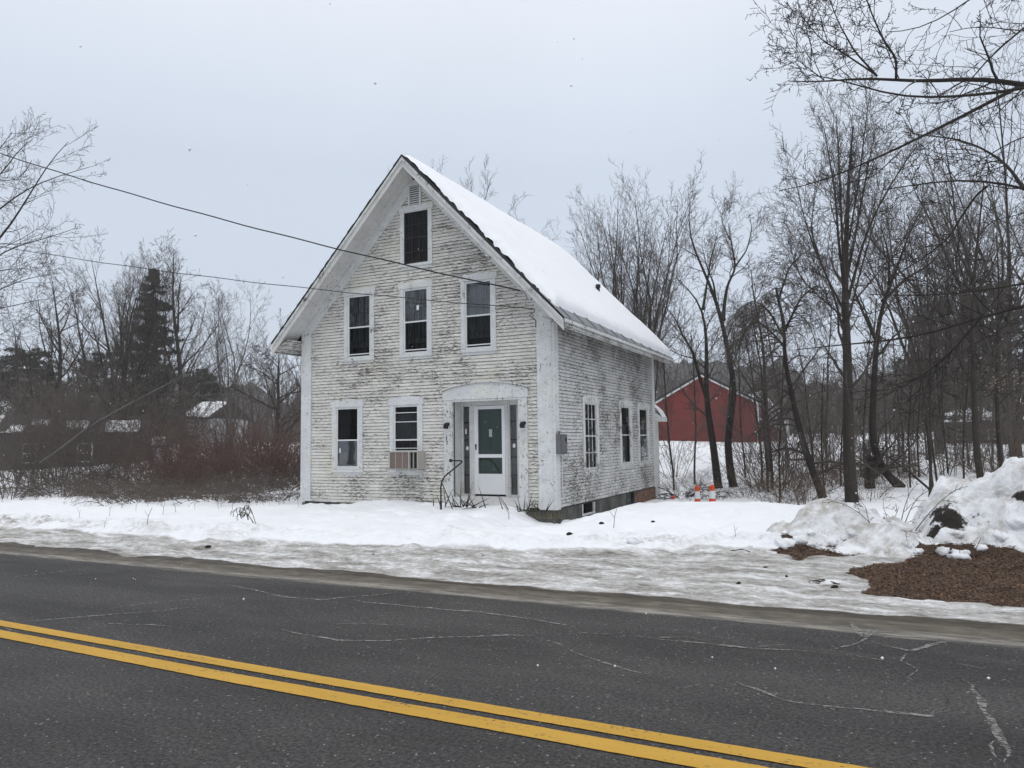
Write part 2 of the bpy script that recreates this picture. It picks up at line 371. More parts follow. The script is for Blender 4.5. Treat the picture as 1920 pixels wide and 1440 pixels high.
def m_yellow():
    t = NT('worn_yellow_paint'); P = t.pos(); f = t.noise(P, 34, 4, .8); w = t.math('ADD', t.math('MULTIPLY', f, .6), t.math('MULTIPLY', t.noise(P, (2, 9, 1), 5, .7), .4))
    col = t.mix(t.noise(P, (1.2, 6, 1), 5), (.45, .255, .03), (.62, .37, .065)); col = t.mix(t.mr(w, .545, .65), col, (.075, .06, .05))
    t.bump(f, .5, .006); return t.fin(col, .75)
M['yellow'] = m_yellow()
def m_salt():
    t = NT('dried_salt'); P = t.pos()
    tr = t.n.new('ShaderNodeBsdfTransparent'); mx = t.n.new('ShaderNodeMixShader')
    t.fin(t.mix(t.noise(P, 30, 4), (.20, .195, .185), (.40, .39, .37)), .9)
    t.l.new(t.mr(t.noise(P, (14, 22, 5), 5, .75), .40, .60, 0, .85), mx.inputs[0]); t.l.new(tr.outputs[0], mx.inputs[1]); t.l.new(t.p.outputs[0], mx.inputs[2]); t.l.new(mx.outputs[0], t.out.inputs[0])
    return t.m
M['salt'] = m_salt()
M['tar'] = m_plain('dark_crack', (.010, .010, .010), .95)
M['hill'] = m_plain('wooded_hill', (.055, .052, .05), .95, .45, .12)
# ------------------------------------------------------------------ ground, road
def sdpoly(x, y, poly):
    """signed distance to a polygon, negative inside"""
    P = np.array(poly, float); d = np.full(np.shape(x), 1e9); ins = np.zeros(np.shape(x), bool); n = len(P)
    for i in range(n):
        a = P[i]; b = P[(i+1) % n]; e = b-a; wx = x-a[0]; wy = y-a[1]
        t = np.clip((wx*e[0]+wy*e[1])/(e@e), 0, 1); d = np.minimum(d, np.hypot(wx-e[0]*t, wy-e[1]*t))
        c = ((a[1] > y) != (b[1] > y)) & (x < (b[0]-a[0])*(y-a[1])/((b[1]-a[1]) or 1e-9)+a[0]); ins ^= c
    return np.where(ins, -d, d)
LITTER = [[(5.8,-4.8),(6.15,-4.1),(6.7,-3.35),(7.2,-2.7),(8.6,-2.6),(11,-2.6),(12,-6.0),(8,-6.15),(6.7,-6.1),(6.1,-5.9),(6.05,-5.2)],
          [(4.85,-3.65),(5.25,-2.75),(5.9,-3.1),(6.5,-3.0),(6.9,-3.0),(6.7,-3.3),(6.1,-3.35),(5.6,-3.55),(5.3,-4.05)]]
def y_slush(x): return np.interp(x, [-40,-15,-9,-3,-.9,1.3,4.9,6.2,12], [-5.7,-5.65,-5.6,-5.6,-5.2,-4.7,-3.6,-3.2,-3.0])
def ground_parts(x, y):
    x = np.asarray(x, float); y = np.asarray(y, float)
    ys = y_slush(x)+.25*fbm(x*.9, y*.9, 3, 5)
    yard = np.interp(x, [-30,-12,-8,-7.1,-5.8,-4.2,-2.8,-2.3,-1.7,-1.0,-.35,.1,.6,1.0,1.5,2.4,4.3,6.5,9,30],
                     [.24,.22,.18,.12,.20,.27,.28,.24,.24,.27,.02,-.06,.02,.13,.29,.40,.40,.26,.3,.3])
    backR = np.interp(y, [0,2,4,8,11,20,50,90,200,900], [.42,.12,-.1,-.12,.08,.42,1.36,1.9,2.6,3.0])
    backL = np.interp(y, [-3,0,12,25,60,200,900], [.2,.24,.74,1.05,1.8,2.6,3.0])
    w = smooth(-9, -4, x); back = backL*(1-w)+backR*w
    hole = np.exp(-((np.clip(x, 0, 9)/1.1)**2))*(x > -.6)*smooth(-1.0, .4, y)                  # melted hollow along the side foundation
    back = back-hole*np.clip(back+.16, 0, 9)
    z = np.where(y < .2, yard, yard*(1-smooth(.2, 2.0, y))+back*smooth(.2, 2.0, y))
    step = np.exp(-(((x+.1)/.9)**2+((y+.1)/.55)**2)); z = z-.05*step
    front = np.interp(y-ys, [-9,-.9,-.05,.35,1.2,2.5], [0,.03,.07,.16,.22,.26])
    t = smooth(1.2, 3.0, y-ys); z = z*t+np.minimum(front, np.maximum(z+.1, .2))*(1-t)
    rough = np.exp(-((y-ys-.45)/.5)**2)*(.55+.9*vnoise(x*.6, y*0+3, 88))
    snow_m = smooth(-.1, .5, y-ys)
    z = z+snow_m*(.06*fbm(x*.7, y*.8, 3, 1)+.075*fbm(x*2.0, y*2.4, 4, 2, .62)*(y < 3))*smooth(200, 20, np.hypot(x, y)*0+np.abs(y))
    z = z+rough*(.22*np.abs(fbm(x*1.3, y*2.0, 4, 3))+.09*fbm(x*3.5, y*4.5, 4, 9, .6))
    foot = vnoise(x*3.1, y*3.1, 77); z = z-.075*smooth(.68, .85, foot)*snow_m*np.exp(-((y+2.2)/1.6)**2)*smooth(-6, -2, x)
    streak = fbm(x*1.1, y*2.3, 5, 11, .65)+.35*fbm(x*.15, y*3.2, 2, 13)
    z = z+(1-snow_m)*(.042*streak+.022*fbm(x*6, y*7, 3, 12))*smooth(-7.1, -6.6, y)
    z = np.where(y < -6.7, z*smooth(-7.25, -6.7, y)-.05*(1-smooth(-7.3, -6.95, y)), z)
    near = smooth(-15.2, -16.2, y); z = np.where(y < -14, -.05+near*(.25+.1*fbm(x, y, 3, 4)), z)
    slush = (1-smooth(-.25, .25, y-ys))*smooth(-20, -14.9, -np.abs(y+0)*0+y) if False else (1-smooth(-.25, .25, y-ys))*(y > -14)
    soil = (1-smooth(-7.02, -6.82, y+.18*fbm(x*1.2, y*2, 3, 21)))*(y > -14)
    lit = np.zeros_like(z)
    for p in LITTER: lit = np.maximum(lit, 1-smooth(-.10, .12, sdpoly(x, y, p)+.22*fbm(x*2.2, y*3.2, 4, 31)))
    dirt = np.clip(rough*(.25+.6*smooth(-4, -9, x)+.35*smooth(.1, .3, fbm(x*.8, y*.8, 2, 41)))*1.1, 0, 1)
    return z, slush, soil, lit, dirt
def gz(x, y): return float(ground_parts(np.array([x]), np.array([y]))[0][0])
HEAPS = []
def on_ground(px, py):
    """the ground point seen at a pixel"""
    r = ray(px, py); t = np.linspace(4, 90, 1500); p = CAM+r*t[:, None]; g = ground_parts(p[:, 0], p[:, 1])[0]
    for xx, yy, H in HEAPS:
        a = ((p[:, 0]-xx[0])/(xx[1]-xx[0])).astype(int); b = ((p[:, 1]-yy[0])/(yy[1]-yy[0])).astype(int); k = (a >= 0) & (a < len(xx)) & (b >= 0) & (b < len(yy))
        g = g.copy(); g[k] = np.maximum(g[k], H[b[k], a[k]])
    i = np.argmax(p[:, 2] < g); return p[i] if (p[:, 2] < g).any() else p[-1]
def spread(a, b, st, lo, hi, grow=1.035):
    v = list(np.arange(a, b, st)); s = st; q = v[-1]
    while q < hi: s *= grow; q += s; v.append(q)
    s = st; q = a; w = []
    while q > lo: s *= grow; q -= s; w.append(q)
    return np.array(w[::-1]+v)
gx_ = spread(-11, 9.5, .055, -330, 260); gy_ = spread(-7.3, 1.2, .045, -90, 330, 1.04)
X, Y = np.meshgrid(gx_, gy_); Z, sl, so, li, di = ground_parts(X, Y)
nx, ny = len(gx_), len(gy_)
i0 = (np.arange(ny-1)[:, None]*nx+np.arange(nx-1)[None]).ravel()
gq = np.stack([i0, i0+1, i0+nx+1, i0+nx], 1)
ground = obj('snowy_ground', np.stack([X.ravel(), Y.ravel(), Z.ravel()], 1), gq, M['ground'], None, True)
tag(ground, kind='structure')
for nm, a in (('slush', sl), ('soil', so), ('litter', li), ('dirt', di)):
    at = ground.data.attributes.new(nm, 'FLOAT', 'POINT'); at.data.foreach_set('value', a.ravel().astype(np.float32))

rx = np.arange(-320, 240.1, 4.0); ry = np.array([-15.6, -13, -10.6, -8, -6.85])
RX, RY = np.meshgrid(rx, ry); RZ = np.interp(RY, [-15.6, -10.6, -6.85], [-.004, 0.0, -.004]); n = len(rx)
i0 = (np.arange(len(ry)-1)[:, None]*n+np.arange(n-1)[None]).ravel()
road = obj('road', np.stack([RX.ravel(), RY.ravel(), RZ.ravel()], 1), np.stack([i0, i0+1, i0+n+1, i0+n], 1), M['asphalt']); tag(road, kind='structure')
for top, w in (((-9.0, -10.24), (-1.606, -10.368), (1.755, -10.448), (3.843, -10.475), (5.629, -10.490), (12, -10.54)), .130), (((-9.0, -10.46), (-1.2, -10.596), (1.997, -10.676), (3.957, -10.684), (5.6, -10.696), (12, -10.74)), .160):
    xs = np.concatenate([[-320], np.arange(-40, 30, .05), [240]]); rs = np.random.default_rng(int(w*1000)); yt = np.interp(np.clip(xs, -9, 12), [p[0] for p in top], [p[1] for p in top])
    for _ in range(60): yt[2:-2] = (yt[1:-3]+yt[2:-2]*2+yt[3:-1])/4
    V = [(x, y-w+.0015*rs.standard_normal(), .0065) for x, y in zip(xs, yt)]+[(x, y+.0012*rs.standard_normal(), .0065) for x, y in zip(xs, yt)]; n = len(xs)
    obj('yellow_line', V, [(i, i+1, n+i+1, n+i) for i in range(n-1)], M['yellow'], road)
CRACKS = [([(528,1180),(560,1191),(640,1202),(740,1200),(840,1196),(960,1190),(1010,1192)], .030), ([(40,1168),(100,1162),(250,1150),(380,1137)], .030),
  ([(420,1095),(470,1105),(530,1118),(600,1125),(660,1120),(760,1110)], .035), ([(660,1125),(690,1130),(800,1140),(900,1148),(990,1162),(1080,1178)], .035), ([(1040,1206),(1060,1215),(1140,1245),(1230,1268)], .022),
  ([(1358,1271),(1420,1292),(1460,1310),(1500,1320),(1600,1333),(1740,1345),(1750,1332),(1775,1326)], .030), ([(1800,1275),(1818,1285),(1825,1305),(1842,1335),(1865,1370),(1884,1410),(1880,1432)], .045),
  ([(1865,1385),(1852,1398),(1858,1415),(1880,1430)], .02), ([(1220,1198),(1320,1205),(1400,1215),(1500,1222),(1580,1228)], .035), ([(1600,1168),(1622,1196),(1640,1180)], .05), ([(1622,1198),(1660,1212),(1700,1222),(1760,1210),(1790,1200)], .03),
  ([(1798,1244),(1830,1252),(1865,1256)], .03), ([(880,1221),(985,1214)], .018), ([(0,1085),(90,1075),(170,1065)], .03), ([(0,1178),(30,1184),(70,1188)], .025), ([(170,1170),(290,1174),(360,1180)], .02),
  ([(1640,1178),(1628,1198),(1596,1212),(1540,1220)], .025), ([(1700,1222),(1690,1240),(1720,1256),(1710,1275)], .016), ([(1590,1228),(1640,1236),(1700,1240)], .018), ([(1480,1206),(1420,1214),(1400,1222)], .016), ([(1160,1190),(1215,1197),(1290,1194),(1340,1205)], .02), ([(1060,1184),(1130,1190),(1180,1186)], .018), ([(600,1172),(680,1168),(760,1176)], .014), ([(1330,1278),(1280,1290),(1220,1286)], .014), ([(200,1140),(320,1128),(420,1120)], .018), ([(1000,1195),(1030,1205),(1060,1215)], .02)]
def ribbon(pts, w, seed, z=.0045):
    rs = np.random.default_rng(seed); G = np.array([on_z(*p)[:2] for p in pts]); d = np.r_[0, np.cumsum(np.linalg.norm(np.diff(G, axis=0), axis=1))]
    s = np.arange(0, d[-1], .035); c = np.stack([np.interp(s, d, G[:, 0]), np.interp(s, d, G[:, 1])], 1)
    c += np.stack([.05*fbm(s*2.5, s*0+seed, 4, seed), .05*fbm(s*2.5, s*0+seed+9, 4, seed+3)], 1)
    T = np.gradient(c, axis=0); T /= np.linalg.norm(T, axis=1)[:, None]+1e-9; N = np.stack([-T[:, 1], T[:, 0]], 1)
    ww = w*(.25+1.0*np.clip(vnoise(s*6, s*0, seed), 0, 1))*np.minimum(1, np.minimum(s, s[-1]-s)/.3+.1)
    a = c+N*ww[:, None]/2; b = c-N*ww[:, None]/2; n = len(s)
    V = np.concatenate([np.c_[a, np.full(n, z)], np.c_[b, np.full(n, z)]]); return V, [(i, n+i, n+i+1, i+1) for i in range(n-1)]
for k, (pts, w) in enumerate(CRACKS):
    v, f = ribbon(pts, w*1.25, k+1); obj('salted_crack', v, f, M['salt'], road)
for k, pts in enumerate([[(1620,1190),(1612,1204),(1626,1210)], [(1755,1300),(1775,1318),(1765,1326)], [(100,1085),(170,1078),(260,1072)], [(1330,1155),(1380,1165)]]):
    v, f = ribbon(pts, .02, 60+k, .0085); obj('dark_crack', v, f, M['tar'], road)

# far wooded hills
def hills():
    az = np.linspace(math.radians(-100), math.radians(70), 420); V = []; R = [150, 180, 220, 280]
    hh = 13+7*fbm(az*6, az*0, 3, 51)+3.0*fbm(az*40, az*0, 3, 52)+1.6*np.abs(fbm(az*220, az*0, 2, 53))
    for r, k in zip(R, (0.0, .55, 1.0, .9)):
        for a, h in zip(az, hh): V.append((CAM[0]+r*math.sin(a), CAM[1]+r*math.cos(a), -1+h*k*1.55+1.2*fbm(np.array([a*300]), np.array([r*.1]), 2, 54)[0]))
    n = len(az); o = obj('hills', V, [(j*n+i, j*n+i+1, (j+1)*n+i+1, (j+1)*n+i) for j in range(3) for i in range(n-1)], M['hill'], None, False); tag(o, kind='structure')
hills()

# ploughed snow heaps
def heap(name, x0, x1, xs, zs, yc, fr, bk, seed, mat, label, st=.028):
    xx = np.arange(x0, x1, st); yy = np.arange(yc-fr-.35, yc+bk+.3, st); A, B = np.meshgrid(xx, yy)
    wob = .22*fbm(A*1.3, B*1.3, 4, seed); prof = np.interp(A+.12*fbm(B*2.2, A*1.4, 3, seed+5), xs, zs)
    t = np.where(B < yc, (yc-B+wob*.9)/fr, (B-yc+wob)/bk); t = np.clip(t, 0, 1.4)
    sh = np.where(B < yc, np.clip(1-t**1.5, -.4, 1), np.clip(1-t*t, -.4, 1))
    bil = 0; amp = 1
    for i in range(5):
        bil = bil+amp*(np.abs(2*vnoise(A*2.1*2**i, B*2.1*2**i, seed+30+i)-1)); amp *= .52
    H = prof*sh
    H = H+smooth(.02, .25, H)*(.36*(bil/2.0-.45)+.14*fbm(A*1.7, B*1.7, 4, seed+60))
    H = H+smooth(.05, .3, H)*.05*fbm(A*8, B*8, 3, seed+80)
    base = ground_parts(A, B)[0]; H = np.maximum(H, base-.12)
    H = np.where(prof*sh < .01, base-.12, H)
    HEAPS.append((xx, yy, H)); n, m = len(xx), len(yy); i0 = (np.arange(m-1)[:, None]*n+np.arange(n-1)[None]).ravel()
    o = obj(name, np.stack([A.ravel(), B.ravel(), H.ravel()], 1), np.stack([i0, i0+1, i0+n+1, i0+n], 1), mat, None, True); return tag(o, label, 'snow heap')
heap('snow_heap', 4.3, 7.1, [4.4,4.7,4.95,5.3,5.6,5.9,6.2,6.5,6.7,6.85,7.0], [.0,.22,.40,.66,.76,.68,.56,.46,.30,.08,0], -2.45, 1.05, 1.1, 3, m_snow('dirty_heap_snow', 1.3),
     'low rounded heap of ploughed dirty snow in front of the thick double trunk')
mud = [((6.98, -2.35, .55), .27), ((7.18, -2.55, .50), .26), ((7.4, -2.6, .56), .2), ((7.05, -2.2, .85), .2), ((8.05, -2.4, .85), .16), ((8.0, -2.9, .35), .14), ((7.35, -3.0, .12), .16), ((6.95, -2.6, .3), .2)]
heap('snow_heap', 6.6, 13, [6.7,6.82,6.95,7.1,7.3,7.7,8.1,8.35,9,10,11,12.5], [0,.42,.72,.90,1.0,1.13,1.26,1.42,1.6,1.4,.9,.1], -1.65, 1.5, 1.3, 8, m_snow('lumpy_heap_snow', 1.05, mud),
     'tall lumpy snow heap with dark soil in its left end above brown leaves')
def chunk(px, py, r, seed, mat, name, label, cat, group=None, sq=(1.2, 1, .75)):
    bm = bmesh.new(); bmesh.ops.create_icosphere(bm, subdivisions=3, radius=1.0); c = on_ground(px, py)
    V = np.array([v.co[:] for v in bm.verts]); q = 1+.50*fbm(V[:, 0]*1.4+seed, V[:, 1]*1.4+V[:, 2]*1.7, 4, seed)+.34*fbm(V[:, 0]*4+seed, V[:, 2]*4+V[:, 1]*3, 3, seed+7)
    V = V*q[:, None]*r*.8*np.array(sq)*(.75+.5*np.array([vnoise(seed, 1.5), vnoise(seed, 7.5), vnoise(seed, 11.5)])); fs = [[v.index for v in f.verts] for f in bm.faces]; bm.free()
    o = obj(name, V, fs, mat, None, True); o.location = (c[0], c[1], c[2]+r*.12); o.rotation_euler = (0, 0, seed*1.3); return tag(o, label, cat, group)
chs = m_snow('chunk_snow', 1.0)
for k, (px, py, r) in enumerate([(1478,1022,.15),(1498,1016,.12),(1530,1022,.06),(1562,1020,.10),(1700,1022,.07),(1722,1036,.08),(1800,1046,.15),(1770,1036,.10),(1425,1010,.07),(1405,1026,.06)]):
    chunk(px, py, r, k+3, chs, 'snow_lump', 'broken lump of crusty snow lying at the foot of the ploughed snow heaps', 'snow lump', 'lumps of snow below the ploughed heaps')
for k, (px, py, r) in enumerate([(1795,1005,.09),(1870,1010,.13),(1905,985,.15),(1890,925,.12),(1780,1018,.07),(1840,1030,.10),(1600,1000,.09),(1520,1000,.08)]):
    chunk(px, py, r, k+21, chs, 'snow_lump', 'x', 'snow lump', 'lumps of snow on the ploughed heaps')
chunk(1192, 1016, .14, 33, M['snow'], 'snow_lump', 'lone white lump of snow on the smooth bank right of the house', 'snow lump')
for k, (px, py, r) in enumerate([(1385,1095,.03),(1435,1065,.03),(1475,1081,.025),(1566,1103,.045),(390,1027,.05),(1068,1003,.06),(1128,983,.05),(1224,979,.04),(700,1040,.02),(905,1043,.02)]):
    chunk(px, py, r, k+50, M['soilclod'], 'dirt_clod', 'dark clod of frozen dirt on the snow beside the road', 'dirt clod', 'dark clods scattered on the snow')

# dead leaves of the bare patch, single curled flakes, too many to count
def leaves():
    rs = np.random.default_rng(5); P = rs.uniform((4.7, -6.3), (11, -2.5), (60000, 2)); g = ground_parts(P[:, 0], P[:, 1]); k = g[3] > .55; P = P[k]; z = g[0][k]; n = len(P)
    a = rs.uniform(0, 6.28, n); L = rs.uniform(.015, .05, n); W = L*rs.uniform(.18, .4, n); tl = rs.normal(0, .22, (n, 2))
    d = np.stack([np.cos(a), np.sin(a), tl[:, 0]], 1); e = np.stack([-np.sin(a), np.cos(a), tl[:, 1]], 1); c = np.c_[P, z+rs.uniform(.003, .016, n)]
    A = c-d*L[:, None]/2; B = c+e*W[:, None]/2+[0, 0, .006]; C_ = c+d*L[:, None]/2; D = c-e*W[:, None]/2+[0, 0, .006]
    h = n//2
    for mat, s in ((M['chip1'], slice(0, h)), (M['chip2'], slice(h, n))):
        V = np.stack([A[s], B[s], C_[s], D[s]], 1).reshape(-1, 3); o = obj('leaf_litter', V, np.arange(len(V)).reshape(-1, 4), mat); tag(o, kind='stuff')
leaves()
# ------------------------------------------------------------------ the house
WD, LN, OH, OX = 7.06, 8.12, .607, .504
CX0 = -WD/2; ZAP, ZEV = 8.515, 4.288; SL = (ZAP-ZEV)/(WD/2+OX); Z0, ZL = .228, .265
house = thing('house', (CX0, LN/2, .2), 'old white clapboard house with peeling paint and snow on its steep roof', 'house')
def ztop(x): return ZAP-SL*abs(x-CX0)
def fr(u, w, z): return (u, -w, z)          # a point on the front wall: along, outward, up
def si(u, w, z): return (w, u, z)           # a point on the right-hand wall
def wbox(mb, fn, u0, u1, w0, w1, z0, z1):
    a = fn(u0, w0, z0); b = fn(u1, w1, z1); return mb.box(a, b)
def sheet(fn, u0, u1, w, z0, z1):
    p = [fn(u0, w, z0), fn(u1, w, z0), fn(u1, w, z1), fn(u0, w, z1)]; n = np.cross(np.subtract(p[1], p[0]), np.subtract(p[3], p[0])); out = np.subtract(fn(0, 1, 0), fn(0, 0, 0))
    return MB().add(p, [(0, 1, 2, 3) if n@out > 0 else (3, 2, 1, 0)])
def wprism(mb, fn, pts, w0, w1):
    p = [fn(u, w0, z) for u, z in pts]; q = np.array(fn(0, w1, 0))-np.array(fn(0, w0, 0)); return mb.prism(p, q)

WIN = [ # wall, glass u0,u1,z0,z1, casing, style
  ('f', -5.589, -4.921, 3.84, 5.396, .13, 'upper'), ('f', -3.895, -3.235, 3.84, 5.396, .13, 'upper_sticker'), ('f', -2.176, -1.515, 3.84, 5.396, .13, 'upper'),
  ('f', -5.941, -5.289, 1.067, 2.573, .15, 'lower_left'), ('f', -4.184, -3.519, 1.067, 2.573, .14, 'ac'),
  ('f', -3.87, -3.22, 6.05, 7.31, .135, 'attic'),
  ('s', 1.86, 2.66, 1.0, 2.585, .16, 'nine'), ('s', 4.72, 5.50, 1.04, 2.60, .20, 'lace'), ('s', 6.46, 7.30, 1.03, 2.60, .20, 'lace')]
HOLES = {'f': [(a-c+.01, b+c-.01, z0-.10, z1+.135) for w, a, b, z0, z1, c, s in WIN if w == 'f']+[(-2.77, -.63, 0, 2.86), (-3.75, -3.38, 7.42, 8.0)],
         's': [(a-c+.01, b+c-.01, z0-.10, z1+.135) for w, a, b, z0, z1, c, s in WIN if w == 's']}
rh = random.Random(4)
CLAPS = []
def course(fn, u0, u1, z, e, holes, mat, arch=None):
    """one course of clapboard, cut round the openings and butted here and there"""
    segs = [(u0, u1)]
    for a, b, z0, z1 in holes:
        if z+e*.5 > z0 and z+e*.5 < z1:
            segs = [s for q in segs for s in ((q[0], min(q[1], a)), (max(q[0], b), q[1])) if s[1]-s[0] > .02] if True else segs
    for a, b in segs:
        cuts = [a]
        while b-cuts[-1] > 4.2: cuts.append(cuts[-1]+rh.uniform(1.6, 3.6))
        cuts.append(b)
        for c, d in zip(cuts, cuts[1:]):
            if d-c < .03: continue
            mb = MB()
            d2 = d-(.004 if d < b else 0); p = rh.uniform(.016, .024); n = max(1, int((d2-c)/.8)); dz0 = rh.uniform(-.004, .004)
            us = np.linspace(c, d2, n+1); jz = [dz0+rh.uniform(-.0025, .0025) for _ in us]; jp = [p+rh.uniform(-.003, .004) for _ in us]
            V = []; 
            for u, q, r in zip(us, jz, jp): V += [fn(u, r, z+q), fn(u, .003, z+e+.012+q), fn(u, -.004, z+q)]
            Fc = []
            for i in range(n): k = 3*i; Fc += [(k, k+3, k+4, k+1), (k+2, k+5, k+3, k)]
            Fc += [(0, 1, 2), (3*n, 3*n+2, 3*n+1)]
            mb.add(V, Fc); CLAPS.append((d2-c, mb, mat))
E_F = .0785
z = Z0; k = 0
while z < ZAP-.42:
    lo, hi = -6.79, -.37
    lim = (ZAP-.42-(z+E_F))/SL                    # the rake frieze cuts the course
    a = max(lo, CX0-lim); b = min(hi, CX0+lim)
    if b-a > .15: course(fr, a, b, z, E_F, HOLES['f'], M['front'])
    z += E_F
z = Z0
while z < 4.30:
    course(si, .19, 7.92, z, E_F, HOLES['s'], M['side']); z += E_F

CLAPS.sort(key=lambda c: -c[0])                      # the 300 longest as boards of their own, the short rest joined
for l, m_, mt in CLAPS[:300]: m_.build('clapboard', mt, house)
for mt in (M['front'], M['side']):
    mb = MB()
    for l, m_, q in CLAPS[300:]:
        if q == mt: mb.add(m_.v, m_.f)
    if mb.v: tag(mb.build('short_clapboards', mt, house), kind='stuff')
# dark sheathing behind, plain boarded walls on the sides the street does not see
mb = MB(); mb.prism([(-6.95, .55, .2), (-.12, .55, .2), (-.12, .55, 4.6), (CX0, .55, 8.0), (-6.95, .55, 4.6)], (0, .03, 0)); mb.box((-.16, .58, .2), (-.12, 8.0, 4.5))
mb.build('inner_wall', M['interior'], house)
def wall_strip(mb, fn, lo, hi, holes, w0, w1, zt):
    us = sorted({lo, hi}|{h[0] for h in holes}|{h[1] for h in holes})
    for a, b in zip(us, us[1:]):
        m = (a+b)/2; zs = sorted((h[2], h[3]) for h in holes if h[0] < m < h[1]); q = .2
        for z0, z1 in zs:
            if z0 > q+.01: wbox(mb, fn, a, b, w0, w1, q, z0)
            q = z1
        top = min(zt(a), zt(b))
        if top > q+.02: wbox(mb, fn, a, b, w0, w1, q, top)
mb = MB(); wall_strip(mb, fr, -7.0, -.1, [(a, b, z0, z1) for w, a, b, z0, z1, c, s in WIN if w == 'f']+[(-2.54, -.85, .2, 2.67)], -.06, -.012, lambda u: ztop(u)-.3)
wall_strip(mb, si, .1, 8.0, [(a, b, z0, z1) for w, a, b, z0, z1, c, s in WIN if w == 's'], -.06, -.012, lambda u: 4.4)
mb.build('sheathing', M['interior'], house)
mb = MB()
for i in range(52):
    zz = Z0+i*E_F; mb.add([(-WD-.02, .05, zz), (-WD-.004, .05, zz+.09), (-WD-.02, LN-.05, zz), (-WD-.004, LN-.05, zz+.09), (-WD+.01, .05, zz), (-WD+.01, LN-.05, zz)], [(0, 1, 3, 2), (0, 2, 5, 4)])
for i in range(95):
    zz = Z0+i*E_F; lim = min(WD/2-.02, (ZAP-.2-zz-E_F)/SL)
    if lim > .1: mb.add([(CX0-lim, LN+.02, zz), (CX0-lim, LN+.004, zz+.09), (CX0+lim, LN+.02, zz), (CX0+lim, LN+.004, zz+.09), (CX0-lim, LN-.01, zz), (CX0+lim, LN-.01, zz)], [(0, 2, 3, 1), (0, 4, 5, 2)])
tag(mb.build('plain_clapboards', M['side'], house), kind='stuff')

# corner boards with caps, frieze boards
def board(name, mat, *boxes):
    mb = MB()
    for a, b in boxes: mb.box(a, b)
    return mb.build(name, mat, house)
board('corner_board', M['trim'], ((-.375, -.045, .20), (-.035, -.005, 4.32)), ((-.035, -.04, .20), (.042, .19, 4.31)), ((-.03, -.052, .20), (-.012, -.04, 4.3)))
board('corner_board', M['trim'], ((-WD-.04, -.045, .24), (-6.775, -.005, 4.62)), ((-WD-.04, -.005, .24), (-WD-.003, .2, 4.3)))
board('corner_board', M['trim'], ((.003, 7.915, .20), (.042, LN+.04, 4.26)), ((-.2, LN+.003, .2), (.0, LN+.04, 4.26)))
def slope_prism(mb, x_a, x_b, d0, d1, y0, y1):
    """a board under the roof line between two x, from d0 to d1 below the roof's top, sweeping y0..y1"""
    return mb.prism([(x_a, y0, ztop(x_a)-d0), (x_b, y0, ztop(x_b)-d0), (x_b, y0, ztop(x_b)-d1), (x_a, y0, ztop(x_a)-d1)], (0, y1-y0, 0))
for sgn in (1, -1):
    mb = MB(); slope_prism(mb, CX0, CX0+sgn*(WD/2+.04-.003*(sgn < 0)), .12, .54, -.036, -.004); mb.build('frieze_board', M['trim'], house)
mb = MB(); mb.prism([(-.42, -.040, 4.29), (.045, -.040, 4.29), (.045, -.040, ztop(.045)-.24), (-.42, -.040, ztop(-.42)-.24)], (0, .03, 0)); mb.build('cornice_block', M['trim'], house)
board('frieze_board', M['side'], ((.003, .19, 4.16), (.035, 7.915, 4.30)))

# roof: decking, soffit, fascias, shingle edge, metal drip strip
yA, yB = -OH, LN+OH
roof = None
mb = MB()
for s in (1, -1):
    xe = CX0+s*(WD/2+OX); mb.prism([(CX0, yA, ZAP-.03), (xe, yA, ZEV-.03), (xe, yA, ZEV-.10), (CX0, yA, ZAP-.10)], (0, yB-yA, 0))
roof = mb.build('roof', M['darkroof'], house)
mb = MB()
for s in (1, -1):                                   # gable-overhang soffit of long boards with open joints
    L = WD/2+OX-.02
    for i in range(9):
        a = CX0+s*L*i/9+s*.002; b = CX0+s*L*(i+1)/9-s*.003; mb2 = MB()
        if i < 7: continue
        mb2.prism([(a, yA+.04, ztop(a)-.10), (b, yA+.04, ztop(b)-.10), (b, yA+.04, ztop(b)-.215), (a, yA+.04, ztop(a)-.215)], (0, OH-.08, 0)); mb2.build('soffit_board', M['jamb'], roof)
    a, b = CX0, CX0+s*L*7/9-s*.003
    mb.prism([(a, yA+.04, ztop(a)-.10), (b, yA+.04, ztop(b)-.10), (b, yA+.04, ztop(b)-.222), (a, yA+.04, ztop(a)-.222)], (0, .30, 0))
    mb.prism([(a, yA+.345, ztop(a)-.10), (b, yA+.345, ztop(b)-.10), (b, yA+.345, ztop(b)-.228), (a, yA+.345, ztop(a)-.228)], (0, OH-.345-.04, 0))
mb.build('soffit', M['jamb'], roof)
for s in (1, -1):                                   # rake fascia: two stepped boards
    e = CX0+s*(WD/2+OX); mb = MB(); slope_prism(mb, CX0, e, .045, .285, yA-.005, yA+.035); mb.build('rake_board', M['jamb'], roof)
    mb = MB(); slope_prism(mb, CX0, e+s*.012, .045, .13, yA-.038, yA-.006); mb.build('rake_moulding', M['trim_worn'], roof)
    mb = MB(); slope_prism(mb, CX0, e, .045, .285, yB-.035, yB+.005); mb.build('rake_board', M['jamb'], roof)
